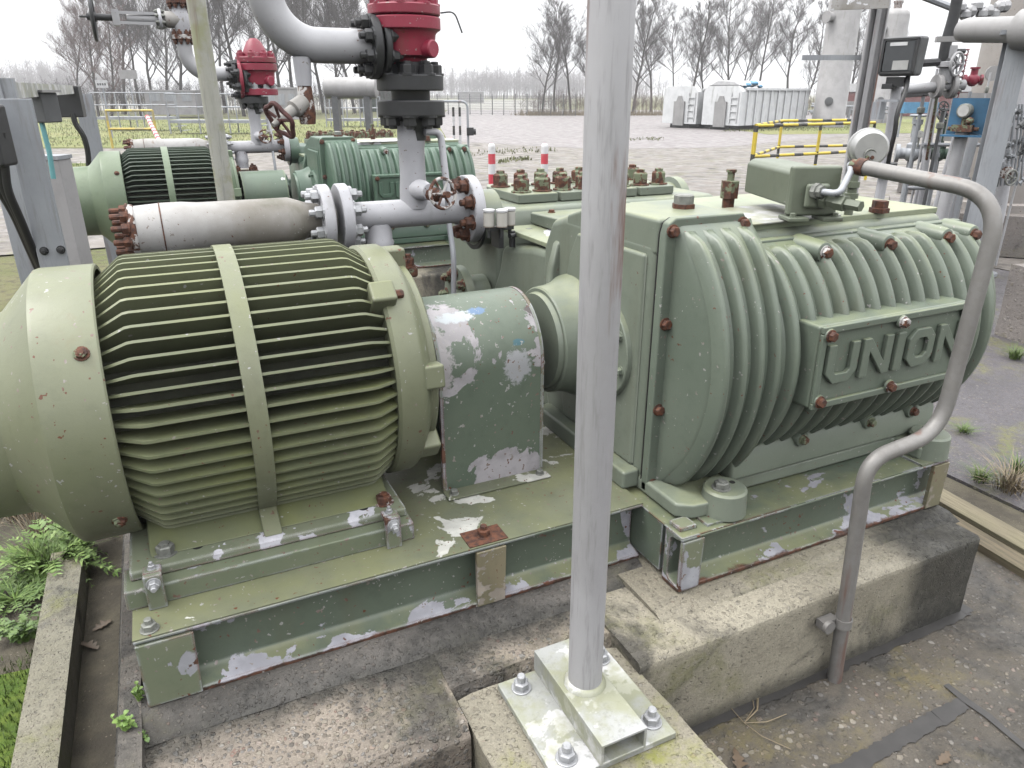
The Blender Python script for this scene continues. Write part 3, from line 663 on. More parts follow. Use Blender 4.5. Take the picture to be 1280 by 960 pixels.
    # valve covers with large stud nuts
    for i in range(4):
        x = -.845 + i*.2
        b = MB(); b.prism([(x,1.62),(x+.185,1.62),(x+.185,1.93),(x+.16,2.02),(x+.03,2.02),(x,1.95)], 'z', 1.176, 1.215); vc = b.build('valve_cover', M['pump'], t, bevel=.006)
        for y in (1.69, 1.9):
            for dx in (.045, .145): bolt(vc, (x+dx, y, 1.215), (0,0,1), M['rustp'], .034, .05, 'stud_nut', .014)
    b = MB(); b.lathe([(0,.12),(.05,.12),(.06,.1),(.2,.1),(.205,.125),(.25,.125)], (.0, 2.0, 1.08), (1,.0,0), 28); b.build('manifold_end', P, t)
    # side manifold stub of the fluid end with black spacer ring
    b = MB(); b.lathe([(-.02,.11),(.07,.11),(.075,.105)], (-.985, 1.62, 1.135), (-1,0,0), 32); b.build('manifold_stub', P, t)
    b = MB(); b.lathe([(0,.125),(.012,.125),(.012,.08),(0,.08)], (-1.046, 1.62, 1.135), (-1,0,0), 32, closed=True); b.build('spacer_ring', M['black'], t)
    # suction flange low on the side of the frame
    b = MB(); b.lathe([(0,.095),(.09,.095),(.091,.14),(.125,.14),(.126,.06)], (-1.0, 1.64, .8), (-1,0,0), 32); sf = b.build('suction_flange', P, t)
    for i in range(8):
        a = 2*math.pi*i/8; bolt(sf, (-1.126, 1.64+.112*math.cos(a), .8+.112*math.sin(a)), (-1,0,0), M['rustp'], .02, .022, 'suction_bolt', .01)
    # plugs and studs on the top
    b = MB(); b.lathe([(0,.034),(.012,.034),(.012,.0)], (-.835, .57, 1.297), (0,0,1), 6); s = b.build('filler_plug', M['rust'], t); bolt(s, (-.835, .57, 1.309), (0,0,1), M['boltg'], .028, .026, 'plug_head', washer=False)
    b = MB(); b.lathe([(0,.02),(.03,.02),(.031,.029),(.085,.029),(.086,.012),(.11,.012),(.112,.017),(.12,.017)], (-.52, .74, 1.256), (0,0,1), 6); b.build('hex_fitting', M['rustp'], t)
    b = MB(); b.lathe([(0,.03),(.014,.03),(.015,.024),(.036,.024)], (-.16, .46, 1.256), (0,0,1), 6); b.build('rusty_plug', M['rust'], t)
    b = MB(); b.lathe([(0,.07),(.05,.066),(.055,.06)], (-.02, .8, 1.256), (0,0,1), 24); b.build('breather_cap', P, t)
    return t

# ------------------------------------------------------------------ instruments on the pump
def build_lubricator():
    t = thing('drip_lubricator', 'three clear oil cups on a small black manifold between white flange and pump', 'lubricator', (-1.05, 1.36, 1.12))
    b = MB(); b.box(-1.1, 1.345, 1.128, -1.0, 1.375, 1.142); b.cyl((-1.02,1.34,1.105), (-.93,1.38,1.105), .009); b.box(-1.06,1.35,1.06,-1.04,1.42,1.128)
    b.cyl((-1.0,1.36,1.12), (-1.0,1.36,1.06), .012); b.build('manifold', M['plastic'], t)
    for i, x in enumerate((-1.095, -1.053, -1.01)):
        y = 1.36 - (.022 if i == 1 else 0)
        b = MB(); b.lathe([(0,.021),(.052,.021),(.055,.017)], (x, y, 1.142), (0,0,1), 18); c = b.build('oil_cup', M['cup'], t, org_=None)
        b = MB(); b.lathe([(0,.0225),(.007,.0225),(.009,.019)], (x, y, 1.1975), (0,0,1), 18); b.build('cup_lid', M['bwhite'], c)
        b = MB(); b.lathe([(-.04,.007),(0,.007)], (x, y, 1.142), (0,0,1), 10); b.build('drip_tube', M['plastic'], c)
    b = MB(); b.hexa((-.925,1.382,1.105), (.9,.4,0), .016, .025); b.build('end_nut', M['boltg'], t)
    return t
def build_switch():
    t = thing('level_switch', 'green cast switch box with cable gland bolted on the pump top', 'switch box', (-.47, .55, 1.262))
    Mx = Matrix.Translation((-.50, .41, 1.262)) @ Matrix.Rotation(math.atan2(-.11, .35) + 0*R(1), 4, 'Z').inverted() @ Matrix.Identity(4)
    Mx = Matrix.Translation((-.50, .41, 1.262)) @ Matrix.Rotation(R(-21), 4, 'Z')          # local -y is the flanged face
    bx = M['box']
    b = MB(); b.prism([(-.062,.035),(.062,.035),(.062,.128),(.045,.142),(-.045,.142),(-.062,.128)], 'y', .032, .37, Mx); b.build('housing', bx, t, bevel=.008, seg=3)
    b = MB(); b.prism([(-.072,.012),(.072,.012),(.072,.15),(-.072,.15)], 'y', 0, .03, Mx); b.build('face_flange', bx, t, bevel=.008, seg=3)
    b = MB(); b.prism([(-.034,.035),(.034,.035),(.034,.105),(-.034,.105)], 'y', -.022, -.0005, Mx); b.build('hub_plate', bx, t, bevel=.012, seg=3)
    b = MB(); 
    for sx in (-1, 1): b.box(sx*.05-.03, -.03, .0, sx*.05+.03, .045, .0115, Mx)
    f = b.build('mounting_foot', bx, t, bevel=.003)
    for sx in (-1, 1): bolt(f, Mx @ Vector((sx*.062, -.012, .0115)), (0,0,1), bx, .009, .01, 'foot_bolt')
    d = Mx.to_3x3() @ Vector((0,-1,0)); a = Mx @ Vector((.012,-.022,.062))
    b = MB(); b.lathe([(0,.024),(.02,.024),(.021,.018),(.045,.018),(.046,.023),(.075,.023),(.076,.015),(.12,.015)], a, d + Mx.to_3x3() @ Vector((.55,0,-.06)), 6); b.build('pipe_union', bx, t)
    g = Mx @ Vector((-.014,-.022,.085)); 
    b = MB(); b.lathe([(0,.022),(.014,.022),(.015,.017),(.028,.017)], g, d + Vector((.4,0,0)), 8); b.build('cable_gland', M['boltg'], t)
    g2 = g + (d + Vector((.4,0,0))).normalized()*.028
    b = MB(); b.tube(fillet([g2, g2 + (d+Vector((.5,0,0))).normalized()*.05, Vector((-.43,.36,1.40)), Vector((-.415,.38,1.416))], .05), .0095, 10); b.build('flexible_cable', M['galv2'], t)
    # stem to the pump
    return t
def build_gauge():
    t = thing('pressure_gauge', 'round silver gauge seen from behind on a green stem on pump', 'gauge', (-.28, .44, 1.256))
    c = Vector((-.262, .45, 1.45))
    b = MB(); b.lathe([(0,.013),(.05,.013),(.051,.02),(.066,.02),(.067,.014),(.082,.014),(.083,.019),(.1,.019),(.101,.012),(.16,.012)], (c.x-.02, c.y+.02, 1.254), (0,0,1), 12); b.build('stem', M['box'], t)
    d = Vector((-.62,-.78,-.02)).normalized()
    b = MB(); b.lathe([(-.045,.052),(-.042,.056),(-.03,.056),(-.028,.0515),(.01,.051),(.02,.044),(.02,.0)], c, d, 36); k = b.build('case', M['steel'], t)
    e = Vector((.9,-.43,0)).normalized()
    b = MB(); b.tube(arc(c + d*.0205 + Vector((0,0,-.018)), .017, R(-10), R(190), 12, e, (0,0,1)), .003, 6)
    b.build('case_stamping', M['boltg'], k)
    for s in (-1, 1):
        b = MB(); b.lathe([(0,.006),(.006,.005)], c + d*.02 + Vector((0,0,-.024)) + e*s*.007, d, 10); b.build('vent_plug', M['rustp'], k)
    return t
def build_conduit():
    t = thing('steel_conduit', 'rust streaked bent steel conduit rising from pavement to the pump gauge', 'conduit', (-.615, -.036, 0))
    pts = fillet([(-.615,-.036,0),(-.668,-.036,.735),(-.405,-.038,.762),(-.378,-.038,1.378),(-.412,.35,1.412)], [0,.075,.1,.115,0], 10)
    b = MB(); b.tube(pts, .0202, 16); b.build('conduit_tube', M['conduit'], t, ang=60)
    b = MB(); b.lathe([(0,.0235),(.024,.0235),(.025,.017),(.045,.017)], (-.410,.33,1.4102), (-.08,1,.09), 14); b.build('conduit_coupling', M['rustp'], t)
    b = MB(); z = .215; p = Vector((-.63,-.036,z)); n = 14
    b.rings([[p + Vector((math.cos(a)*r, math.sin(a)*r, h)) for r, h in ((.0208,-.014),(.0245,-.014),(.0245,.014),(.0208,.014))] for a in [2*math.pi*i/n for i in range(n)]], closed=True)
    b.box(-.70, -.03, z-.013, -.645, -.004, z+.013); b.lathe([(0,.02),(.012,.02)], (-.685,-.03,z), (0,-1,0), 12)
    b.build('pipe_clamp', M['conduit'], t, ang=50)
    return t

# ------------------------------------------------------------------ galvanised post in front
def build_post():
    t = thing('steel_post', 'tall grey galvanised steel post with bolted base plate standing in front', 'post', (-1.475, -.04, .268))
    b = MB(); b.prism([(-1.639,.104),(-1.345,.104),(-1.335,-.193),(-1.533,-.196),(-1.639,-.196)], 'z', .2685, .287)
    b = MB(); b.box(-1.638, -.195, .2685, -1.338, .107, .286); b.build('base_plate', M['galvw'], t, bevel=.003)
    # open hollow section welded on the plate
    b = MB(); x0, x1, z0, z1, th = -1.538, -1.424, .2865, .345, .007
    o = [(x0,z0),(x1,z0),(x1,z1),(x0,z1)]; i = [(x0+th,z0+th),(x1-th,z0+th),(x1-th,z1-th),(x0+th,z1-th)]
    rs = [[(x, y, z) for x, z in q] for q, y in ((o,-.2),(o,.11),(i,.11),(i,-.2))]
    b.rings(rs, closed=True); b.build('hollow_section', M['galvw'], t, bevel=.002)
    b = MB(); b.lathe([(0,.0385),(3.4,.0385)], (-1.478,-.03,.345), (-.008,0,1), 36); b.build('pole', M['galv'], t)
    b = MB(); b.lathe([(0,.049),(.006,.046),(.012,.0395)], (-1.478,-.03,.3452), (0,0,1), 28); b.build('weld_collar', M['galvw'], t, ang=60)
    for x, y in ((-1.592,.069),(-1.372,.069),(-1.372,-.147),(-1.592,-.149)): bolt(t, (x, y, .286), (0,0,1), M['zinc'], .019, .018, 'anchor_bolt', .018)
    return t

# ------------------------------------------------------------------ pipework
def flange(parent, o, d, r, th, mat, n, bmat, br, bc=None, side=1, both=False, neck=None, name='flange', stud=.012, hole=None):
    d = Vector(d).normalized(); o = Vector(o); b = MB(); e = .004
    b.lathe([(0,r-e),(e,r),(th-e,r),(th,r-e)], o, d, 40)
    f = b.build(name, mat, parent, ang=35); q = d.to_track_quat('Z','Y'); bc = bc or r*.78
    for i in range(n):
        a = 2*math.pi*(i+.5)/n; v = q @ Vector((math.cos(a)*bc, math.sin(a)*bc, 0))
        if side in (1, 0): bolt(f, o + d*th + v, d, bmat, br, br*1.1, 'flange_nut', stud)
        if side in (-1, 0): bolt(f, o + v, -d, bmat, br, br*1.1, 'flange_nut', stud)
    return f
def handwheel(parent, c, d, r, mat, spokes=5, th=.008, name='handwheel', waves=False):
    c, d = Vector(c), Vector(d).normalized(); q = d.to_track_quat('Z','Y'); b = MB(); n = 40
    ring = [c + q @ Vector((math.cos(2*math.pi*i/n)*(r*(1+(.09*math.cos(2*math.pi*i/n*spokes) if waves else 0))), math.sin(2*math.pi*i/n)*(r*(1+(.09*math.cos(2*math.pi*i/n*spokes) if waves else 0))), 0)) for i in range(n)]
    b.tube(ring, th, 8, closed=True); b.lathe([(-th*1.6,r*.22),(th*1.6,r*.2)], c, d, 12); b.lathe([(0,r*.1),(th*3.2,r*.1)], c, d, 6)
    for i in range(spokes):
        a = 2*math.pi*i/spokes; v = q @ Vector((math.cos(a), math.sin(a), 0)); b.tube([c + v*r*.15, c + v*r], th*.7, 6)
    return b.build(name, mat, parent)
PY, PZ = 1.6, 1.175
def build_damper():
    t = thing('pulsation_damper', 'fat streaked white pipe with rusty cover bolts behind the nearest motor', 'pipe', (-2.0, PY, PZ-.1))
    b = MB(); b.lathe([(0,.082),(.09,.088),(.15,.088),(.2,.083),(.5,.083),(.56,.062),(.6,.055),(.66,.055)], (-2.27,PY,PZ), (1,0,0), 40); b.build('barrel', M['damper'], t, ang=50)
    b = MB(); b.lathe([(0,.0895),(.004,.0895)], (-2.19,PY,PZ), (1,0,0), 40); b.build('weld_seam', M['rust'], t)
    f = flange(t, (-2.285,PY,PZ), (1,0,0), .088, .02, M['rustw'], 10, M['rust'], .018, .07, side=-1, name='end_cover', stud=.03)
    flange(t, (-1.668,PY,PZ), (1,0,0), .122, .04, M['white'], 8, M['zinc'], .022, .093, side=-1, stud=.02)
    return t
def build_header():
    t = thing('discharge_tee', 'white tee pipe with bolted flanges linking the nearest pump to its riser', 'pipe tee', (-1.3, PY, PZ))
    b = MB(); b.lathe([(0,.052),(.42,.052),(.46,.06),(.5,.075)], (-1.572,PY,PZ), (1,0,0), 28); b.build('run_pipe', M['white'], t, ang=50)
    flange(t, (-1.6,PY,PZ), (1,0,0), .122, .04, M['white'], 8, M['zinc'], .022, .093, stud=.02)
    flange(t, (-1.1,PY,PZ), (1,0,0), .13, .045, M['white'], 8, M['rust'], .024, .1, side=-1, stud=.02)
    b = MB(); b.lathe([(-.02,.055),(.05,.052),(.1,.048),(.2,.048),(.21,.051),(.3,.05),(.305,.046),(.33,.046)], (-1.302,PY,PZ+.04), (0,0,1), 24); b.build('riser', M['white'], t, ang=50)
    b = MB(); b.lathe([(-.03,.05),(-.09,.052),(-.1,.058),(-.13,.05),(-.17,.05)][::-1], (-1.45,PY,PZ), (0,0,1), 24); b.build('drop_leg', M['white'], t, ang=50)
    # bolted cover of the suction valve pot below
    b = MB(); b.prism([(-1.56,1.5),(-1.33,1.5),(-1.33,1.72),(-1.56,1.72)], 'z', .945, .985); fl = b.build('square_flange', M['rustp'], t, bevel=.01)
    for x, y in ((-1.53,1.53),(-1.36,1.53),(-1.36,1.69),(-1.53,1.69),(-1.5,1.51),(-1.39,1.51)): bolt(fl, (x, y, .985), (0,0,1), M['rust'], .022, .03, 'flange_nut', .014)
    b = MB(); b.lathe([(0,.075),(.42,.075)], (-1.445,1.61,.52), (0,0,1), 24); b.build('valve_pot', M['rustp'], t)
    b = MB(); b.tube(fillet([(-1.2,1.5,1.14),(-1.2,1.46,1.02),(-1.22,1.45,.55)], .04), .011, 8); b.build('drain_tube', M['galv2'], t)
    return t
def build_needle():
    t = thing('globe_valve', 'small valve with rusty spoked handwheel on the nearest white riser', 'valve', (-1.25, 1.5, 1.24))
    b = MB(); b.lathe([(0,.04),(.05,.036),(.08,.03),(.1,.03)], (-1.296,1.57,1.265), (.15,-1,0), 16); b.build('valve_body', M['white'], t)
    b = MB(); b.lathe([(0,.022),(.03,.026),(.05,.026),(.06,.012),(.12,.012)], (-1.281,1.475,1.255), (.25,-1,.1), 8); b.build('valve_bonnet', M['rust'], t)
    handwheel(t, (-1.262,1.388,1.268), (.2,-1,.15), .052, M['rustw'], 6, .0065)
    b = MB(); b.tube(fillet([(-1.265,1.55,1.47),(-1.2,1.56,1.47),(-1.19,1.52,1.2)], .04), .013, 10); b.build('bypass_tube', M['white'], t)
    return t
def build_insul():
    t = thing('flange_joint', 'heavy black bolted flange pair between white riser and nearest red valve', 'flange joint', (-1.295, PY, 1.47))
    o = -1.295
    b = MB(); b.lathe([(0,.05),(.06,.052),(.09,.07),(.26,.07),(.3,.055)], (o,PY,1.44), (0,0,1), 28); b.build('hub', M['black'], t)
    flange(t, (o,PY,1.525), (0,0,1), .122, .053, M['black'], 8, M['black'], .026, .09, side=-1, stud=.01)
    flange(t, (o,PY,1.61), (0,0,1), .12, .053, M['black'], 8, M['black'], .026, .09, side=1, stud=.01)
    return t
def build_check(lbl='red cast check valve with bolted bonnet above the nearest white riser'):
    t = thing('check_valve', lbl, 'check valve', (-1.3, PY, 1.7)); o = -1.305
    b = MB(); b.lathe([(0,.07),(.012,.075),(.02,.098),(.06,.104),(.09,.108),(.1,.118)], (o,PY,1.705), (0,0,1), 36)
    b.cyl((-1.40,PY,1.752), (-1.36,PY,1.752), .07, n=28); b.lathe([(.06,.03),(.125,.03),(.13,.026)], (o,PY,1.745), (.5,-.85,0), 16); b.build('valve_body', M['red'], t)
    flange(t, (o,PY,1.806), (0,0,1), .126, .042, M['red'], 0, M['red'], .02)
    flange(t, (o,PY,1.852), (0,0,1), .126, .034, M['red'], 8, M['red'], .021, .1, stud=.012)
    b = MB(); b.lathe([(0,.085),(.02,.08),(.09,.045),(.11,.02)], (o,PY,1.886), (0,0,1), 28); b.build('bonnet_dome', M['red'], t)
    flange(t, (-1.402,PY,1.752), (1,0,0), .1, .022, M['black'], 8, M['black'], .02, .08, side=1, stud=.014)
    b = MB(); b.tube(fillet([(-1.18,PY-.03,1.865),(-1.14,PY-.06,1.87),(-1.12,PY-.08,1.80)], .03), .003, 6); b.build('tag_wire', M['black'], t)
    return t
def build_elbow():
    t = thing('elbow_pipe', 'thick grey elbow pipe with black flange leading into the nearest red valve', 'pipe', (-1.7, PY, 1.75))
    b = MB(); pts = [(-1.43,PY,1.752)] + arc((-1.61,PY,1.912), .16, R(-90), R(-180), 14, (1,0,0), (0,0,1)) + [(-1.77,PY,2.0)]
    b.tube(pts, .056, 28); b.build('elbow', M['grey'], t, ang=60)
    flange(t, (-1.442,PY,1.752), (1,0,0), .105, .03, M['black'], 8, M['black'], .022, .08, side=-1, stud=.02)
    # upper leg: flanges, gate valve with horizontal stem
    flange(t, (-1.77,PY,2.0), (0,0,1), .085, .035, M['rustw'], 8, M['rust'], .018, .066, side=0, stud=.012)
    b = MB(); b.lathe([(0,.05),(.03,.05),(.06,.062),(.15,.062),(.18,.05),(.22,.05)], (-1.77,PY,2.035), (0,0,1), 24)
    b.build('gate_body', M['white'], t)
    flange(t, (-1.77,PY,2.255), (0,0,1), .085, .035, M['rust'], 8, M['rust'], .018, .066, side=0, stud=.012)
    b = MB(); b.lathe([(0,.062),(.13,.06),(.14,.05)], (-1.75,PY,2.14), (-1,0,0), 24); b.build('bonnet_neck', M['damper'], t)
    flange(t, (-1.93,PY,2.14), (1,0,0), .075, .025, M['white'], 8, M['boltg'], .013, .06, side=0, stud=.008)
    b = MB(); b.lathe([(0,.045),(.03,.04),(.2,.036),(.22,.03)], (-1.93,PY,2.14), (-1,0,0), 20)
    b.box(-2.25,PY-.045,2.165,-1.95,PY-.03,2.185); b.box(-2.25,PY-.045,2.095,-1.95,PY-.03,2.115); b.box(-2.25,PY-.05,2.085,-2.2,PY+.05,2.195)
    b.build('yoke', M['grey'], t)
    b = MB(); b.cyl((-2.25,PY,2.14), (-2.42,PY,2.14), .025, n=14); b.cyl((-2.4,PY,2.14), (-2.47,PY,2.14), .008, n=8); b.build('stem', M['black'], t)
    handwheel(t, (-2.38,PY,2.14), (-1,0,.03), .16, M['black'], 4, .014)
    # drain branch with angle valve
    b = MB(); b.lathe([(0,.03),(.06,.028),(.09,.026)], (-1.675,PY-.01,1.715), (0,0,-1), 16); b.build('drain_stub', M['white'], t)
    return t
def build_drain():
    t = thing('drain_valve', 'rusty angle valve with dark handwheel hanging below the nearest grey elbow', 'valve', (-1.68, PY, 1.6))
    b = MB(); b.lathe([(0,.018),(.01,.024),(.1,.03),(.13,.026)], (-1.675,PY-.01,1.632), (0,0,-1), 12); b.build('valve_body', M['rustw'], t)
    b = MB(); b.lathe([(0,.028),(.05,.03),(.055,.02),(.09,.018),(.15,.008)], (-1.682,PY-.015,1.575), (-.75,-.35,-.45), 12); b.build('valve_bonnet', M['damper'], t)
    handwheel(t, (-1.775,PY-.06,1.518), (-.75,-.35,-.45), .058, rusty('rusty_handwheel', (.12,.045,.04), (.08,.03,.03)), 5, .008, waves=True)
    return t

plinth = build_plinth(); ped = build_pedestal(); skid = build_skid(); motor = build_motor(); guard = build_guard(); pump = build_pump()
lub = build_lubricator(); sw = build_switch(); ga = build_gauge(); cond = build_conduit(); post = build_post()
damper = build_damper(); header = build_header(); needle = build_needle(); ins = build_insul(); chk = build_check(); elb = build_elbow(); drn = build_drain()

# the second pump set stands behind the first, painted in a cooler green
OFF = Vector((-.03, 4.16, 0))
M['motor2'] = paint('cool_motor_paint', (.16,.215,.135), (.19,.245,.155), .4, speck=.2, streak=.12)
M['fin2'] = paint('cool_fin_paint', (.06,.09,.062), (.08,.11,.075), .45, speck=.2)
M['pump2'] = paint('cool_pump_paint', (.085,.15,.105), (.11,.175,.125), .38, speck=.22, streak=.12)
M['guard2'] = paint('cool_guard_paint', (.12,.17,.12), (.15,.2,.14), .42, chip=.36, chipcol=(.6,.6,.6), scale=4, speck=.22)
SW = {'motor_paint': M['motor2'], 'fin_paint': M['fin2'], 'pump_paint': M['pump2'], 'cover_paint': M['pump2'], 'guard_paint': M['guard2'], 'peeled_paint': M['motor2']}
def second(src, label, group=None):
    o = copy_tree(src, OFF, None, SW); o['label'] = label; return o
second(plinth, 'concrete plinth of the rear pump set, mostly hidden by the nearest set')
second(skid, 'green skid frame of the rear pump set with rusty white edges')
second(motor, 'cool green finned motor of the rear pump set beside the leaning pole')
second(guard, 'green coupling guard with white peeled spots between rear motor and rear pump')
second(pump, 'darker teal green ribbed pump standing in the rear behind the riser')
second(damper, 'white pulsation pipe just above the rear motor, far one')
second(header, 'white tee pipe beyond the leaning pole, at the rear pump')
second(needle, 'tiny valve with handwheel on the rear white riser')
second(ins, 'black flange pair below the smaller rear red valve')
rv = build_check('rear red check valve with red flanges seen beside the leaning pole')
flange(rv, (-1.305,PY,1.66), (0,0,1), .115, .04, M['red'], 8, M['zinc'], .02, .09, side=1, stud=.01); flange(rv, (-1.43,PY,1.752), (1,0,0), .125, .022, M['red'], 8, M['black'], .022, .1, side=-1, stud=.02)
rv.scale = (1.3,)*3; rv.location = (-1.26, PY + 4.16, 1.64)
e2 = second(elb, 'rear white pipe elbow with gate valve and black handwheel at upper left')

# ------------------------------------------------------------------ yard, grass, field
def poly_px(name, pts, z, mat):
    return sheet(name, [gp(px, py, z) for px, py in pts], z, mat)
sheet('yard_pavement', [gp(-500,215), gp(-500,186), gp(250,185), gp(420,181), gp(560,177), gp(610,172), gp(770,160), gp(1500,168), gp(1900,230), (16,-1.5), (5.25,-1.5), (5.25,8.25), (-6,8.25)], -.012, M['patio'])
sheet('yard_road', [gp(560,176), gp(545,150), gp(560,137.2), gp(690,137.2), gp(1080,138), gp(1080,152), gp(1500,155), gp(1500,166), gp(1090,166), gp(900,184), gp(745,186)], -.008, M['yard'])
sheet('grass_verge', [gp(-700,183), gp(-700,148.5), gp(330,148.5), gp(545,150), gp(560,176), gp(420,180), gp(250,184)], -.016, M['turf'])
sheet('grass_verge', [gp(960,168), gp(905,160), gp(1085,149), gp(1500,150), gp(1500,163)], .0, M['turf'])
sheet('grass_patch', [gp(-60,232), gp(-20,205), gp(150,203), gp(95,238)], -.008, M['turf'])
sheet('field', [gp(-900,140), gp(-900,125), gp(690,125), gp(700,136.6), gp(540,137)], -.02, M['field'])

# short grass blades on the verge
def blades(name, quads, n, h, cols, wd, lean=.5, seed=1):
    rnd = random.Random(seed); b = MB()
    for _ in range(n):
        q = rnd.choice(quads); u, v = rnd.random(), rnd.random()
        p = (q[0]*(1-u) + q[1]*u)*(1-v) + (q[3]*(1-u) + q[2]*u)*v
        hh = h*rnd.uniform(.4, 1.25); a = rnd.uniform(0, 6.28); d = Vector((math.cos(a), math.sin(a), 0)); s = Vector((-d.y, d.x, 0))*wd*rnd.uniform(.6,1.3)
        t = p + d*hh*lean*rnd.uniform(.2,1.2) + Vector((0,0,hh)); m = p + d*hh*lean*.25 + Vector((0,0,hh*.6))
        b.faces([p - s, p + s, m + s*.7, m - s*.7, t], [(0,1,2,3),(3,2,4)])
    o = b.build(name, cols); o['kind'] = 'stuff'; return o
def leafmat(name, a, b_, rough=.55, trans=0):
    N = NT(name); r = N.n('ShaderNodeNewGeometry').outputs['Random Per Island']
    col = N.mix(r, a, b_); col = N.mix(N.step(N.noise(40, 4), .4, .7), col, tuple(c*.7 for c in a)); return N.done(col, rough)
M['blade'] = leafmat('grass_blade', (.13,.155,.042), (.185,.185,.07))
M['lush'] = leafmat('lush_blade', (.08,.15,.02), (.15,.22,.045))
M['leaf'] = leafmat('weed_leaf', (.09,.17,.035), (.18,.27,.07))
M['leaf2'] = leafmat('pale_leaf', (.15,.27,.055), (.28,.4,.11))
M['straw'] = leafmat('dry_straw', (.34,.27,.17), (.2,.15,.09))
blades('verge_grass', [[gp(60,184,-.016), gp(560,176,-.016), gp(540,152,-.016), gp(60,150,-.016)]], 9000, .09, M['blade'], .011, seed=3)
blades('verge_grass', [[gp(900,165), gp(1090,163), gp(1085,151), gp(930,158)]], 2000, .08, M['blade'], .012, seed=4)
blades('patch_grass', [[gp(-40,230), gp(80,238), gp(140,205), gp(-20,205)]], 1500, .08, M['lush'], .008, seed=5)
sheet('moss_bed', [(-3.6,-2.5),(-2.735,-2.5),(-2.735,1.02),(-3.6,1.1)], .0085, M['moss'])
blades('moss_tufts', [[Vector((-3.5,.3,.008)), Vector((-2.74,.3,.008)), Vector((-2.74,1.1,.008)), Vector((-3.5,1.1,.008))]], 5200, .022, M['lush'], .0016, seed=6)
blades('yard_weeds', [[gp(575,196), gp(700,190), gp(690,184), gp(585,188)], [gp(760,176), gp(830,176), gp(830,172), gp(760,172)], [gp(620,205), gp(665,200), gp(660,196), gp(625,200)]], 420, .07, M['blade'], .02, seed=8)

# kerb on the left, boards and concrete block on the right
b = MB(); b.box(-2.732, -2.6, -.1, -2.63, 1.55, .075)
bmesh.ops.subdivide_edges(b.bm, edges=b.bm.edges, cuts=12, use_grid_fill=True)
from mathutils import noise as mn
for v in b.bm.verts: v.co += mn.noise_vector(v.co*14)*.004
b.build('kerb_edging', M['kerb'], None, ang=60, org_=(-2.68,.5,0), label='mossy concrete kerb edging beside the green moss bed', cat='kerb')
M['wood'] = None
def woodm(name, a, b_):
    N = NT(name); col = N.mix(N.step(N.noise(5, 7, .65, .4, None, (1, 14, 14)), .35, .65), a, b_)
    col = N.mix(N.math('MULTIPLY', N.step(N.noise(3, 6, .6), .45, .65), .5), col, (.2,.19,.1)); return N.done(col, .85, 0, N.bump(N.noise(9, 7, .7, .3, None, (1,18,18)), .6, .004))
M['wood'] = woodm('weathered_wood', (.3,.26,.17), (.19,.165,.11)); M['wood2'] = woodm('wet_wood', (.22,.18,.115), (.12,.1,.065))
def board(a, c, wd, th, z, mat, label):
    a, c = Vector(a), Vector(c); L = (c - a).length; ang = math.atan2(c.y-a.y, c.x-a.x)
    b = MB(); b.box(0, -wd/2, 0, L, wd/2, th); o = b.build('wooden_board', mat, None, bevel=.003)
    o.location = (a.x, a.y, z); o.rotation_euler = (0,0,ang); tag(o, label, 'board', 'boards on the right'); return o
p0, p1 = gp(1140,570), gp(1420,712)
board((.62,.99), (.48,-.45), .105, .04, .005, M['wood'], 'upper pale plank leaning level beside the asphalt path')
board((.50,.82), (.36,-.55), .09, .032, -.002, M['wood2'], 'lower dark plank lying nearest the plinth corner')
def stone(label, p, sx, sy, sz, rz, name='concrete_block', mat=None):
    b = MB(); b.box(-sx/2,-sy/2,0,sx/2,sy/2,sz); bmesh.ops.subdivide_edges(b.bm, edges=b.bm.edges, cuts=7, use_grid_fill=True)
    for v in b.bm.verts: v.co += mn.noise_vector(v.co*11 + Vector(p))*.008
    o = b.build(name, mat or M['rough'], None, ang=60); o.location = p; o.rotation_euler = (0,0,rz); tag(o, label, 'concrete block'); return o
q = gp(1320,425)
stone('rough grey concrete block standing at the path edge behind the pump', (q.x, q.y, -.02), .55, .5, .52, R(-8))

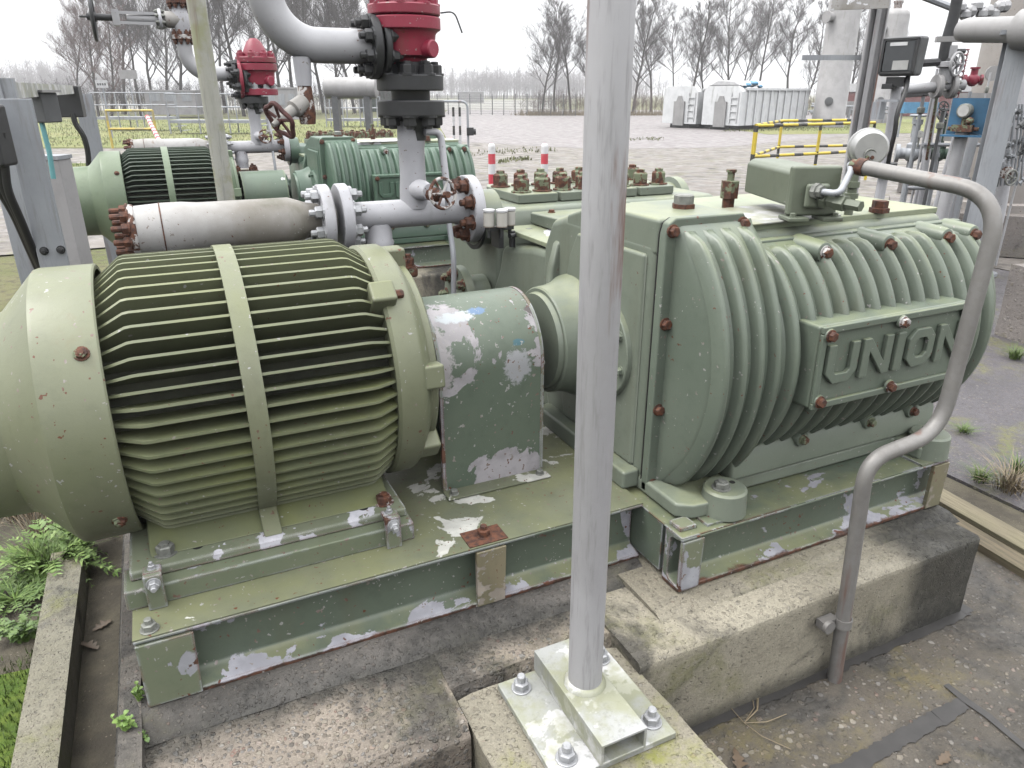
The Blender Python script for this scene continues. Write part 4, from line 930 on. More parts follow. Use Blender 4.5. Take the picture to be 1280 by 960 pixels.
# ------------------------------------------------------------------ weeds
def leaf(b, base, d, L, wd, droop=.4, lobes=0, seed=0):
    rnd = random.Random(seed); d = Vector(d).normalized(); s = d.cross(Vector((0,0,1)));
    if s.length < .05: s = Vector((1,0,0))
    s.normalize(); n = 7 if lobes else 5; vs = []; 
    for i in range(n+1):
        t = i/n; p = Vector(base) + d*L*t + Vector((0,0,-droop*L*t*t)); k = math.sin(math.pi*min(1, t*.92+.06))**.8*wd
        if lobes: k *= (1.35 if i % 2 else .45)
        cu_ = s.cross(d)*k*.3
        vs += [p - s*k + cu_, p, p + s*k + cu_]
    fs = []
    for i in range(n):
        a = i*3; fs += [(a,a+1,a+4,a+3),(a+1,a+2,a+5,a+4)]
    b.faces(vs, fs)
def weed(name, label, cat, p, h, spread, nst, nl, mat, lobes=1, lw=.016, ll=.08, seed=0, smat=None, group=None):
    rnd = random.Random(seed); t = thing(name, label, cat, p, group); b = MB(); bs = MB(); P = Vector(p)
    for k in range(nst):
        a = rnd.uniform(0, 6.28); r = spread*rnd.uniform(.2, 1); tip = P + Vector((math.cos(a)*r, math.sin(a)*r, h*rnd.uniform(.5, 1)))
        mid = P*.5 + tip*.5 + Vector((0,0,h*.12)); pts = [P, P*.7+mid*.3, mid, tip]; bs.tube(pts, [.003,.0028,.002,.001], 5)
        for j in range(nl):
            u = (j+.6)/nl; q = (P*(1-2*u) + mid*2*u) if u < .5 else (mid*(2-2*u) + tip*(2*u-1))
            aa = rnd.uniform(0, 6.28); leaf(b, q, (math.cos(aa), math.sin(aa), rnd.uniform(.1,.8)), ll*rnd.uniform(.6,1.2), lw*rnd.uniform(.7,1.3), rnd.uniform(.1,.6), lobes, seed*99+k*10+j)
    b.build('leaves', mat, t, ang=80); bs.build('stems', smat or mat, t); return t
def tuft(name, label, p, h, spread, n, mat, wd=.003, seed=0, cat='grass tuft'):
    rnd = random.Random(seed); b = MB(); P = Vector(p)
    for _ in range(n):
        a = rnd.uniform(0, 6.28); r = spread*rnd.uniform(.1,1); d = Vector((math.cos(a), math.sin(a), 0)); q = P + d*r*.25 + Vector((rnd.uniform(-1,1), rnd.uniform(-1,1), 0))*spread*.15
        hh = h*rnd.uniform(.4,1); s = Vector((-d.y, d.x, 0))*wd
        v = []
        for i in range(5):
            u = i/4; c = q + d*r*u*u + Vector((0,0,hh*(u - .35*u*u))); k = (1-u*.9); v += [c - s*k, c + s*k]
        b.faces(v, [(2*i,2*i+1,2*i+3,2*i+2) for i in range(4)])
    o = b.build(name, mat, None, org_=P); tag(o, label, cat); return o
def rosette(label, p, n, L, wd, mat, seed, up=(.35,1.1)):
    rnd = random.Random(seed); t = thing('leafy_weed', label, 'weed', p); b = MB(); s2 = MB(); P = Vector(p)
    for k in range(n):
        a = rnd.uniform(0, 6.28); l = L*rnd.uniform(.5,1.1); d = Vector((math.cos(a), math.sin(a), rnd.uniform(*up))).normalized(); q = P + Vector((math.cos(a), math.sin(a), 0))*rnd.uniform(0,.03)
        s = d.cross(UPZ).normalized(); droop = rnd.uniform(.25,.75); pts = []
        for i in range(10):
            u = i/9; pts.append(q + d*l*u + Vector((0,0,-droop*l*u*u)))
        s2.tube(pts, [.0028*(1-.8*i/9) for i in range(10)], 4)
        for i in range(2, 10):                # jagged leaflets along the rib
            u = i/9; m = pts[i]; dirn = (pts[i]-pts[i-1]).normalized(); w_ = wd*math.sin(math.pi*min(1,.1+u*.8))**.6*rnd.uniform(.35,1.35)
            for sg in (-1, 1):
                o = (s*sg + dirn*.55 + UPZ*rnd.uniform(-.15,.35)).normalized()
                k_ = w_*rnd.uniform(.16,.3); b.faces([m - dirn*k_*.6, m + o*w_*.5 - dirn*k_, m + o*w_ + dirn*rnd.uniform(-.3,.6)*w_, m + o*w_*.55 + dirn*k_, m + dirn*k_*.6], [(0,1,2,3,4)])
    b.build('leaves', mat, t, ang=80); s2.build('stems', M['leaf2'], t); return t
UPZ = Vector((0,0,1))
g0 = gp(70,712); rosette('big bushy green weed with long jagged leaves growing over the kerb', (g0.x, g0.y, .03), 95, .25, .03, M['leaf2'], 1, (.2,1.6))
tuft('grass_tuft', 'narrow green blades growing through the big jagged weed', (g0.x-.04, g0.y-.02, .0), .26, .2, 160, M['lush'], .0022, 41)
tuft('dry_grass', 'dry pale stalks standing behind the big jagged weed', (g0.x-.05, g0.y+.2, .0), .36, .2, 110, M['straw'], .0018, 42)
g0 = gp(20,752); rosette('dark green jagged weed at the left frame edge above the moss', (g0.x, g0.y, .01), 60, .18, .024, M['leaf'], 2)
g0 = gp(108,690); weed('leafy_weed', 'pale green small leaved weed growing out over the gravel strip', 'weed', (g0.x, g0.y, .0), .22, .11, 14, 9, M['leaf2'], 1, .01, .045, 3)
g0 = gp(30,800); weed('leafy_weed', 'low dark green groundcover weed between moss bed and kerb', 'weed', (g0.x, g0.y, .0), .07, .1, 16, 8, M['leaf'], 1, .009, .035, 9)
g0 = gp(158,918,.3); weed('seedling', 'bright little seedling rooted in the corner of the plinth rim', 'weed', (g0.x, g0.y, .3), .06, .028, 7, 5, M['leaf2'], 0, .0055, .016, 4)
g0 = gp(176,880,.305); weed('seedling', 'slim seedling sprouting against the skid corner plate', 'weed', (g0.x, g0.y, .305), .055, .02, 5, 5, M['leaf2'], 0, .005, .014, 5)
g0 = gp(182,925,.29); weed('seedling', 'smallest seedling in the grout crack', 'weed', (g0.x, g0.y, .295), .02, .02, 4, 4, M['leaf'], 0, .005, .012, 6)
for i, (px, py, h, sp, n, m, lb) in enumerate(((30,640,.34,.34,150,'straw','tangle of dry straw stalks left of the motor cowl'), (1268,448,.13,.12,160,'lush','green grass tuft at the foot of the rough concrete block'),
        (1262,612,.2,.2,170,'straw','dry brown grass clump beside the planks at right'), (1225,600,.1,.12,120,'lush','low green tuft between plank and asphalt path'),
        (1205,540,.06,.09,110,'lush','mossy tuft in the asphalt crack right of the conduit'), (1270,590,.14,.14,120,'lush','green blades among the dry grass clump at right'),
        (115,610,.2,.16,60,'straw','thin dry stalks behind the cowl and the kerb'), (312,306,.3,.12,60,'straw','dry reddish stalks between the two motors'))):
    g0 = gp(px, py); tuft('grass_tuft' if m == 'lush' else 'dry_grass', lb, (g0.x, g0.y, 0), h, sp, n, M[m], .0022, i)
def deadleaf(px, py, z, s, rz, label):
    g0 = gp(px, py, z); b = MB(); rnd = random.Random(px); n = 9; v = []
    for i in range(n):
        u = i/(n-1); w_ = s*.42*math.sin(math.pi*(.06+.9*u))*(1.3 if i % 2 else .62)*rnd.uniform(.8,1.2); c = rnd.uniform(.3,.9); x = s*(u-.5)*1.8; y0 = .12*s*math.sin(u*3+px)
        v += [(x - w_*.25, y0 - w_, .002 + c*w_*.7), (x, y0, .002 + .15*s*u*u), (x - w_*.25, y0 + w_*rnd.uniform(.7,1), .002 + c*w_*.9)]
    b.faces(v, [f for i in range(n-1) for f in ((3*i,3*i+1,3*i+4,3*i+3),(3*i+1,3*i+2,3*i+5,3*i+4))]); o = b.build('dead_leaf', M['deadleaf'], None, ang=80); o.location = (g0.x, g0.y, z); o.rotation_euler = (.05,-.05,rz); tag(o, label, 'leaf')
M['deadleaf'] = leafmat('dead_leaf', (.15,.105,.065), (.085,.055,.035))
deadleaf(128,782,-.012,.034,.6,'yellow brown dead oak leaf on the gravel strip'); deadleaf(112,808,-.012,.038,2.2,'dark curled dead leaf lower on the gravel strip')
deadleaf(1178,948,.001,.034,.2,'dark dead leaf by the tar joint at bottom right'); deadleaf(920,952,.001,.04,1.1,'dark dead leaf near the pedestal on the pavement')
b = MB(); g0 = gp(930,905); 
for k in range(6):
    a = random.uniform(0, 6.28); b.tube([(g0.x, g0.y, .004), (g0.x+math.cos(a)*.06, g0.y+math.sin(a)*.06, .012), (g0.x+math.cos(a+.3)*.13, g0.y+math.sin(a+.3)*.13, .004)], .0012, 4)
o = b.build('twig', M['straw'], None, org_=(g0.x,g0.y,0)); tag(o, 'thin dry twigs lying on the pavement beside the pedestal', 'twig')

# ------------------------------------------------------------------ bare trees
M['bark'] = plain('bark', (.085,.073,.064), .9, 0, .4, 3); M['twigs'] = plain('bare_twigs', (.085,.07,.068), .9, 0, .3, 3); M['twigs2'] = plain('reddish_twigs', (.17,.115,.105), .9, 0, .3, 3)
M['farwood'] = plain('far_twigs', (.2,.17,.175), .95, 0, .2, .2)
def tree_meshes(seed, H, nl, spread=.45, fork=.3, thin=1.0):
    rnd = random.Random(seed); tr, cr = MB(), MB()
    def seg(b, p, d, L, r0, r1, n, k, sides):
        pts = [p]; rs = [r0]
        for i in range(1, k+1):
            d = (d + Vector((rnd.uniform(-1,1), rnd.uniform(-1,1), rnd.uniform(-.3,1)))*.13).normalized(); pts.append(pts[-1] + d*L/k); rs.append(r0 + (r1-r0)*i/k)
        b.tube(pts, rs, sides, (False, True)); return pts, rs
    tp, tr_ = seg(tr, Vector((0,0,-.1)), Vector((rnd.uniform(-.05,.05), rnd.uniform(-.05,.05), 1)), H*.9, H*.0115, H*.0028, 0, 9, 8)
    def grow(p, d, L, r, lev):
        pts, rs = seg(cr, p, d, L, r, r*.35, 0, 4 if lev < 2 else 3, 5 if lev == 0 else 3)
        if lev >= 3: return
        for j in range((9, 7, 6)[lev]):
            t = rnd.uniform(.22, 1); i = min(len(pts)-2, int(t*(len(pts)-1))); q = pts[i].lerp(pts[i+1], t*(len(pts)-1) - i)
            dd = (pts[i+1]-pts[i]).normalized(); ax = Vector((rnd.uniform(-1,1), rnd.uniform(-1,1), rnd.uniform(-.4,.6))).normalized()
            nd = (dd + ax*rnd.uniform(.5,.95) + Vector((0,0,.2))).normalized()
            grow(q, nd, L*rnd.uniform(.35,.62), max(.0075*thin, rs[i]*.5), lev+1)
    for k in range(nl):
        t = fork + (1-fork)*((k+rnd.random())/nl); i = min(8, int(t*9)); q = tp[i].lerp(tp[i+1], t*9-i); a = k*2.4 + rnd.uniform(-.5,.5)
        up = rnd.uniform(.7, 1.5)
        grow(q, Vector((math.cos(a), math.sin(a), up)).normalized(), H*spread*(1.05-t*.75)*rnd.uniform(.75,1.1), tr_[i]*.5, 0)
    return tr, cr
import time
protos = []
for i, (H, nl, sp, fk) in enumerate(((12, 16, .40, .24), (12, 14, .34, .28), (12, 18, .44, .2), (12, 13, .46, .32), (12, 17, .33, .18))):
    a, c = tree_meshes(10+i, H, nl, sp, fk)
    ms = []
    for b, nm, mt in ((a, 'trunk', M['bark']), (c, 'crown', M['twigs'])):
        for f in b.bm.faces: f.smooth = True
        me = bpy.data.meshes.new(nm); b.bm.to_mesh(me); b.bm.free(); me.materials.append(mt); ms.append(me)
    protos.append(ms)
def tree(k, p, h, rz, label, group, mat=None):
    t = thing('bare_tree', label, 'tree', p, group); t.scale = (h/12*random.uniform(.9,1.1),)*2 + (h/12,); t.rotation_euler = (0,0,rz)
    for nm, me in zip(('trunk','crown'), protos[k]):
        o = bpy.data.objects.new(nm, me); COL.objects.link(o); o.parent = t
        if mat and nm == 'crown': o.material_slots[0].link = 'OBJECT'; o.material_slots[0].material = mat
    return t
ORD = 'first second third fourth fifth sixth seventh eighth ninth tenth eleventh twelfth thirteenth fourteenth fifteenth sixteenth seventeenth eighteenth nineteenth twentieth'.split()
rt = [(678,9,62),(694,9.5,64),(714,10.5,66),(735,10.4,66),(792,10.6,70),(815,9.6,74),(840,8.5,80),(862,10.8,68),(882,9.4,78),(911,11.2,70),(930,9,82),(949,10.8,72),(985,10.6,72),(1008,9.4,78),(1064,9.5,74),(1082,9,80)]
for i, (px, h, D) in enumerate(rt):
    g0 = at(px, 118, D); j = i if px < 770 else i - 4
    tree((i*3) % 5, (g0.x, g0.y, 0), h*D/66*.9, i*1.7, ('%s bare tree from the left in the clump just left of the galvanised post' if px < 770 else '%s bare tree from the left in the row behind the white containers') % ORD[j], 'bare trees beyond the yard')
lt = [(96,64,8.5),(118,58,9.5),(134,52,9),(152,66,11),(172,60,10.5),(190,72,11),(206,58,11.5),(224,66,12),(262,62,12.5),(281,70,12.5),(302,60,13),(335,66,12.5),(352,60,12.5),(366,74,12.5),(384,64,12.5),(402,72,12.5),(424,64,12),(442,70,11.5),(458,62,11.5),(474,68,11)]
for i, (px, D, h) in enumerate(lt):
    g0 = at(px, 118, D); tree((i*2) % 5, (g0.x, g0.y, 0), h*D/62, i*2.3, '%s bare winter tree from the left behind the metal walkway' % ORD[i], 'bare trees behind the walkway', M['twigs2'] if i in (0,1,2) else None)
# undergrowth and far woods: masses of twigs
def wood(name, pts, n, h, mat, seed, jit=6, wd=.05, kind='stuff'):
    rnd = random.Random(seed); b = MB()
    for _ in range(n):
        k = rnd.randrange(len(pts)-1); u = rnd.random(); p = pts[k].lerp(pts[k+1], u) + Vector((rnd.uniform(-jit,jit), rnd.uniform(-jit,jit), 0)); hh = h*rnd.uniform(.55,1.1)
        top = p + Vector((rnd.uniform(-.05,.05)*hh, rnd.uniform(-.05,.05)*hh, hh)); b.tube([p, p.lerp(top,.5), top], [wd, wd*.7, wd*.2], 3, (False, False))
        for j in range(11):
            t = rnd.uniform(.2,.95); q = p.lerp(top, t); L = hh*(1.05-t)*.45; e = q + Vector((rnd.uniform(-1,1), rnd.uniform(-1,1), rnd.uniform(.4,1.3)))*L; b.tube([q, e], [wd*.45, wd*.15], 3, (False, False))
            for m in range(3):
                q2 = q.lerp(e, rnd.uniform(.3,.9)); b.tube([q2, q2 + Vector((rnd.uniform(-1,1), rnd.uniform(-1,1), rnd.uniform(0,1)))*L*.5], [wd*.3, wd*.12], 3, (False, False))
    o = b.build(name, mat); o['kind'] = kind; return o
def line(pxs, D): return [Vector((q.x, q.y, 0)) for q in (at(px, 118, D) for px in pxs)]
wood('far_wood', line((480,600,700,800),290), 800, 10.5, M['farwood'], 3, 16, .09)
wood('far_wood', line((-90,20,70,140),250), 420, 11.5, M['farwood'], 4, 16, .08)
wood('undergrowth', line((668,720,770,830,900,1000,1090),64), 420, 2.0, M['twigs2'], 5, 1.6, .014)
wood('undergrowth', line((80,200,330,470),68), 460, 3.0, M['twigs'], 6, 4, .02)
b = MB(); pl = line((655,700,760,840),62)
rnd = random.Random(5)
for _ in range(1500):
    k = rnd.randrange(len(pl)-1); p = pl[k].lerp(pl[k+1], rnd.random()) + Vector((rnd.uniform(-1,1), rnd.uniform(-1,1), 0)); b.faces([p - RIGHT*.02, p + RIGHT*.02, p + Vector((rnd.uniform(-.2,.2),0,rnd.uniform(.2,.55)))], [(0,1,2)])
o = b.build('reed_grass', M['straw']); o['kind'] = 'stuff'

# the damp winter air between the yard and the far woods
b = MB(); b.box(-420, -60, -1.1, 520, 640, 22); hz = b.build('haze', None); hz['kind'] = 'stuff'
hm = bpy.data.materials.new('haze'); hm.use_nodes = True; ht = hm.node_tree; ht.nodes.clear()
pv = ht.nodes.new('ShaderNodeVolumePrincipled'); pv.inputs['Color'].default_value = (.98,.985,1,1); pv.inputs['Density'].default_value = .0015; pv.inputs['Anisotropy'].default_value = .2
ho = ht.nodes.new('ShaderNodeOutputMaterial'); ht.links.new(pv.outputs[0], ho.inputs['Volume']); hz.data.materials.clear(); hz.data.materials.append(hm)

# ------------------------------------------------------------------ far structures
V = Vector
UPV = V((0,0,1))
def frame(p, ang=0):                          # local x to the right in view, y away, turned by ang
    q = Matrix(((RIGHT.x, FWD.x, 0, 0), (RIGHT.y, FWD.y, 0, 0), (0,0,1,0), (0,0,0,1)))
    return Matrix.Translation((p[0], p[1], p[2] if len(p) > 2 else 0)) @ q @ Matrix.Rotation(ang, 4, 'Z')
# roll-off containers
def container(px, D, L, ang, label, tarp):
    p = at(px, 118, D); t = thing('roll_off_container', label, 'container', (p.x, p.y, 0), 'white containers on the yard'); F = frame((p.x, p.y, 0), ang); hh, w2 = 1.95, 1.05
    b = MB(); b.prism([(-w2,.2),(w2,.2),(w2,hh-.25),(w2-.22,hh),(-w2+.22,hh),(-w2,hh-.25)], 'y', 0, .3, F)
    b.prism([(-w2,.2),(w2,.2),(w2,hh-.12),(-w2,hh-.12)], 'y', .3, L, F)
    b.build('tub', M['container'], t)
    b = MB()
    for i in range(9): b.box(w2+.004, .5 + i*(L-.6)/8.5, .22, w2+.07, .58 + i*(L-.6)/8.5, hh-.14, F)
    b.box(w2+.002, .35, hh-.2, w2+.08, L, hh-.1, F); b.build('side_ribs', M['container'], t)
    b = MB(); b.box(-.32, -.09, .12, .32, -.004, 1.25, F); b.prism([(-.2,1.25),(.2,1.25),(.1,1.5),(-.1,1.5)], 'y', -.07, -.004, F); b.build('hook_plate', M['vessel'], t)
    b = MB()
    for z in (.5,.8,1.1,1.4): b.box(.55, -.05, z, .9, -.006, z+.04, F)
    for x in (.52,.9): b.box(x, -.05, .3, x+.03, -.006, 1.65, F)
    b.build('ladder', M['container'], t)
    b = MB(); b.box(-.6,.1,0,.6,L-.1,.198,F); b.build('underframe', M['dark'], t)
    if tarp:
        b = MB()
        for i in range(14): b.ball(F @ V((random.uniform(.1,1.0), .3+random.uniform(0,1.4), hh+random.uniform(-.08,.12))), random.uniform(.12,.24), (1,1,.6), 8)
        b.build('blue_tarpaulin', M['tarp'], t)
        b = MB(); b.prism([(-w2+.1,hh),(w2-.1,hh),(.5,hh+.22),(-.4,hh+.25)], 'y', .1, 2.6, F); b.build('load_sheet', M['bwhite'], t, bevel=.05)
    return t
M['dial'] = plain('dial_face', (.7,.7,.68), .4)
M['tarp'] = plain('blue_tarp', (.1,.33,.55), .5)
container(903, 37, 6.0, R(-50), 'white roll off container with blue tarpaulin on its load', True)
container(851, 39, 5.6, R(-50), 'white roll off container further left, without tarpaulin', False)
# process columns
def vessel(px, D, r, h, label, top=True):
    p = at(px, 118, D); t = thing('process_column', label, 'vessel', (p.x, p.y, 0)); b = MB()
    b.lathe([(0,r*1.02),(.6,r*1.02),(.62,r),(h-r*.55,r),(h-r*.3,r*.93),(h-r*.12,r*.7),(h,r*.25),(h,0)], (p.x,p.y,0), UPV, 40); b.build('shell', M['vessel'], t, ang=50)
    b = MB(); b.lathe([(0,r*.3),(.3,r*.3),(.3,r*.36),(.42,r*.36)], (p.x,p.y,h-.05), UPV, 20); b.build('top_nozzle', M['rustw'], t)
    b = MB(); q = V((p.x,p.y,h*.82)); b.lathe([(r*.9,r*.28),(r*1.35,r*.28),(r*1.36,r*.36),(r*1.46,r*.36)], q, -RIGHT*.9 - FWD*.4, 18); b.build('side_nozzle', M['vessel'], t)
    b = MB(); q = V((p.x,p.y,1.25)); b.lathe([(r*.9,r*.26),(r*1.08,r*.26),(r*1.09,r*.2),(r*1.1,.05)], q, -FWD - RIGHT*.55, 18); b.build('manhole', M['darkpaint'], t)
    return t
vessel(1040, 40, .78, 6.2, 'tall pale process column behind the yellow barrier')
vessel(1103, 46, .72, 6.1, 'second pale process column half hidden by the channel post')
# red building
p = at(1170, 118, 60); t = thing('red_building', 'low building with dark red cladding beyond the pipework', 'building', (p.x, p.y, 0)); F = frame((p.x, p.y, 0))
b = MB(); b.box(-5.5,0,0,14,9,1.75,F); b.build('wall', M['brick'], t)
b = MB(); b.box(-5.6,-.1,1.751,14.1,9.1,2.35,F); b.build('roof', M['bwhite'], t)
# banded tubes: the bands are paint on one tube
def stripes(name, A_, B_, period, duty=.5, off=0):
    N = NT(name); f = N.math('FRACT', N.math('DIVIDE', N.math('ADD', N.axis(2), off), period)); col = N.mix(N.math('GREATER_THAN', f, duty), A_, B_)
    col = N.mix(N.math('MULTIPLY', N.step(N.noise(14, 6, .65), .5, .7), .35), col, (.3,.27,.2)); return N.done(col, .5)
M['ybands'] = stripes('yellow_black_bands', (.74,.56,.05), (.03,.03,.03), .6, .62); M['rwbands'] = stripes('red_white_bands', (.62,.05,.08), (.76,.76,.77), .3, .5)
M['bwbands'] = stripes('black_white_bands', (.75,.75,.76), (.03,.03,.03), .34, .5); M['ybands2'] = stripes('faded_yellow_bands', (.72,.56,.12), (.5,.42,.2), 1.1, .75)
def rod(parent, name, a, c, r, mat, n=10):
    a, c = V(a), V(c); b = MB(); b.lathe([(0,r),((c-a).length,r)], (0,0,0), UPV, n); o = b.build(name, mat, None); o.parent = parent; o.location = a - org(parent); o.rotation_euler = (c-a).to_track_quat('Z','Y').to_euler(); return o
def barrier(ps, h, label, r=.028, mat='ybands'):
    t = thing('tube_barrier', label, 'barrier', ps[0])
    for i, p in enumerate(ps):
        rod(t, 'post', p, p + UPV*h, r, M[mat])
        if i + 1 < len(ps):
            for z in (h, h*.52): rod(t, 'rail', p + UPV*z, ps[i+1] + UPV*z, r, M[mat])
    return t
A_ = at(951,118,13.5); B_ = at(1032,118,14.2); C_ = at(1100,118,15); D_ = at(982,118,16)
barrier([V((q.x,q.y,0)) for q in (A_, B_, C_)], 1.08, 'yellow and black tube barrier in front of the process columns')
barrier([V((q.x,q.y,0)) for q in (A_ + FWD*.08, D_, at(1075,118,16.5))], 1.08, 'rear run of the yellow and black barrier at right')
A_ = at(128,118,24); B_ = at(187,118,24)
barrier([V((q.x,q.y,0)) for q in (A_, B_)], 1.12, 'small faded yellow barrier frame on the grass at left', .035, 'ybands2')
a, c = at(184,146,21), at(203,184,18.5); tag(rod(None, 'boom_pole', a, c, .055, M['rwbands']), 'leaning red and white pole beside the small yellow barrier', 'pole')
def bollard(px, D, label):
    p = at(px, 118, D); p.z = 0; b = MB(); b.lathe([(0,.055),(.84,.055),(.88,.05),(.9,.03),(.905,0)], p, UPV, 18)
    tag(b.build('bollard', M['rwbands'], None, org_=p), label, 'bollard', 'red and white bollards')
bollard(682, 11.6, 'red and white bollard nearest the galvanised post'); bollard(614, 11.6, 'red and white bollard just right of the rear pump'); bollard(562, 13, 'red and white bollard peeping over the rear pump')
for px, lb in ((566,'left thin black and white marker post behind the rear pump'), (574,'right thin black and white marker post behind the rear pump')):
    p = at(px,118,15); p.z = 0; tag(rod(None, 'marker_post', p, p + UPV*1.36, .025, M['bwbands'], 8), lb, 'marker post')
p = at(584,118,13.5); p.z = 0; t = thing('gooseneck_pipe', 'thin grey gooseneck pipe with a small black lamp behind the rear pump', 'pipe', p)
b = MB(); b.tube(fillet([p, p + UPV*1.48, p + UPV*1.48 - RIGHT*.75], .12), .022, 8); b.build('bent_pipe', M['galv2'], t)
b = MB(); b.box(-.02,-.06,.92,.1,.06,1.05, frame(p)); b.cyl(p+UPV*.98+RIGHT*.1, p+UPV*.98+RIGHT*.14, .05, n=12); b.build('lamp', M['plastic'], t)
# wire fence along the far side of the yard
p0, p1 = at(520,118,66), at(720,118,60); t = thing('wire_fence', 'wire mesh fence along the far edge of the yard', 'fence', V((p0.x,p0.y,0)))
for i in range(15):
    q = p0.lerp(p1, i/14); q.z = 0; rod(t, 'post', q, q + UPV*1.6, .035, M['darkpaint'], 6)
b = MB()
for z in [.1 + .19*k for k in range(8)]: b.tube([V((p0.x,p0.y,z)), V((p1.x,p1.y,z))], .008, 4)
for i in range(150):
    q = p0.lerp(p1, i/149); b.tube([V((q.x,q.y,.1)), V((q.x,q.y,1.45))], .006, 3)
b.build('mesh', M['darkpaint'], t)
# low sheds at the far field
for px, D, wd, lb in ((588,150,5,'flat grey shed at the far edge of the field'), (470,75,3.4,'green equipment cabinet beyond the grass behind the riser')):
    p = at(px,118,D); p.z = 0; F = frame(p); t = thing('shed', lb, 'shed', p)
    b = MB(); b.box(-wd/2,0,0,wd/2,3,1.9,F); b.build('wall', M['greenv'] if px == 470 else M['vessel'], t); b = MB(); b.box(-wd/2-.1,-.1,1.901,wd/2+.1,3.1,2.05,F); b.build('roof', M['darkpaint'] if px == 470 else M['bwhite'], t)
# walkway of galvanised rails on the left
def walkway(px0, px1, D, z0, label):
    p = at(px0,118,D); c = at(px1,118,D); p.z = c.z = 0; L = (c-p).length; t = thing('metal_walkway', label, 'walkway', p); F = frame(p)
    b = MB(); n = max(3, int(L/1.1))
    for y in (0, 1.0):
        for i in range(n+1): b.cyl(F @ V((L*i/n,y,0)), F @ V((L*i/n,y,z0+1.05)), .028, n=6)
        for z in (.52, 1.05): b.tube([F @ V((0,y,z0+z)), F @ V((L,y,z0+z))], .028, 6)
    b.build('rails', M['galv2'], t)
    b = MB(); b.box(0,0.03,z0-.12,L,.97,z0,F); b.build('platform', M['galv2'], t)
    b = MB()
    for k in range(5): b.box(L+.02+k*.2, .1, z0-.2*(k+1)-.03, L+.24+k*.2, .9, z0-.2*(k+1), F)
    b.build('steps', M['galv2'], t)
    return t
walkway(112, 205, 36, .6, 'left stretch of galvanised walkway with handrails above the grass'); walkway(206, 320, 33, .55, 'right stretch of galvanised walkway with steps above the grass')
walkway(405, 470, 40, .4, 'short galvanised walkway behind the grey elbow')
for px0, px1, D, z0, z1, lb in ((330,372,52,.0,1.9,'pale cabin showing between the trees behind the walkway'),(180,245,56,.2,1.75,'white trailer behind the left walkway')):
    p = at(px0,118,D); c = at(px1,118,D); p.z = 0; L = (c-p).to_2d().length; F = frame(p); t = thing('site_cabin', lb, 'cabin', p)
    b = MB(); b.box(0,0,z0,L,2.4,z1,F); b.build('wall', M['vessel'], t); b = MB(); b.box(-.05,-.05,z1+.001,L+.05,2.45,z1+.1,F); b.build('roof', M['vessel'], t)
    b = MB()
    for k in range(3): b.box(L*(.12+.3*k),-.03,z0+.9,L*(.3+.3*k),-.004,z0+1.6,F)
    b.build('windows', M['galv2'], t)
# horizontal white drum behind the elbow
p = at(405,110,26); t = thing('storage_drum', 'pale horizontal cylinder tank seen below the grey elbow', 'tank', V((p.x,p.y,0))); q = at(472,110,26); b = MB()
b.lathe([(0,.2),(.05,.33),((q-p).length-.05,.33),((q-p).length,.2)], p, q-p, 24); b.build('shell', M['vessel'], t)
b = MB()
for k in (.2,.8):
    x = p.lerp(q,k); b.box(-.1,-.2,0,.1,.2,x.z-.2, frame((x.x,x.y,0)))
b.build('saddles', M['darkpaint'], t)
for px, py, D, wd, h, lb in ((127,105,30,.45,.28,'small white notice board on a stake near the left walkway'), (160,93,40,.9,.42,'pale blank panel raised above the left walkway')):
    p = at(px,py,D); F = frame(p); t = thing('notice_board', lb, 'sign', V((p.x,p.y,0))); b = MB(); b.box(-wd/2,-.02,-h/2,wd/2,.02,h/2,F); b.build('board', M['bwhite' if px == 127 else 'vessel'], t)
    b = MB(); b.box(-.03,.021,-p.z,.03,.06,h/2,F); b.build('stake', M['galv2'], t)
    if px == 127:
        b = MB()
        for k in range(4): b.box(-.16+.09*k,-.024,-.05,-.1+.09*k,-.0205,.03,F)
        b.build('print', M['darkpaint'], t)

# ------------------------------------------------------------------ posts on the left
p = at(250,250,3.75); t = thing('leaning_pole', 'mossy galvanised pole standing behind the white pulsation pipe', 'pole', V((p.x,p.y,0)))
b = MB(); base = at(283,250,3.75); topp = at(244,-5,3.75); top2 = topp + (topp-base)*.5; bb = base + (base-topp)*((base.z)/(topp.z-base.z)); b.tube([bb, base, topp, top2], .042, 20); b.build('pole', M['polemoss'], t)
b = MB(); b.lathe([(0,.1),(.012,.1)], (bb.x,bb.y,.001), UPV, 20); b.build('base_plate', M['galvw'], t)
def hpost(px, py, D, wd, z1, label, rot=0, dep=None):
    p = at(px, py, D); p.z = 0; F = frame(p, rot); t = thing('steel_upright', label, 'post', p); d = dep or wd; k = .008
    b = MB(); b.box(-wd/2,-d/2,0,wd/2,-d/2+k,z1,F); b.box(-wd/2,d/2-k,0,wd/2,d/2,z1,F); b.box(-k/2,-d/2+k,0,k/2,d/2-k,z1,F); b.build('profile', M['galv2'], t, bevel=.0015)
    b = MB(); b.box(-wd*.9,-d*.9,.0,wd*.9,d*.9,.012,F); b.build('foot', M['galv2'], t); return t, F
t1, F1 = hpost(46, 235, 2.5, .088, 1.585, 'broad galvanised steel upright at the far left edge', R(24), .022)
t2, F2 = hpost(6, 200, 2.75, .09, 1.72, 'galvanised upright cut off by the left frame edge', R(24), .025)
t3, F3 = hpost(110, 150, 6.1, .125, 1.6, 'galvanised upright behind carrying a black switch box', R(20), .03)
for F, t, zz in ((F1, t1, 1.1), (F2, t2, 1.56)):
    for x in (-.02, .03): bolt(t, F @ V((x,-.0135,zz)), F.to_3x3() @ V((0,-1,0)), M['plastic'], .011, .014, 'clamp_bolt', .004)
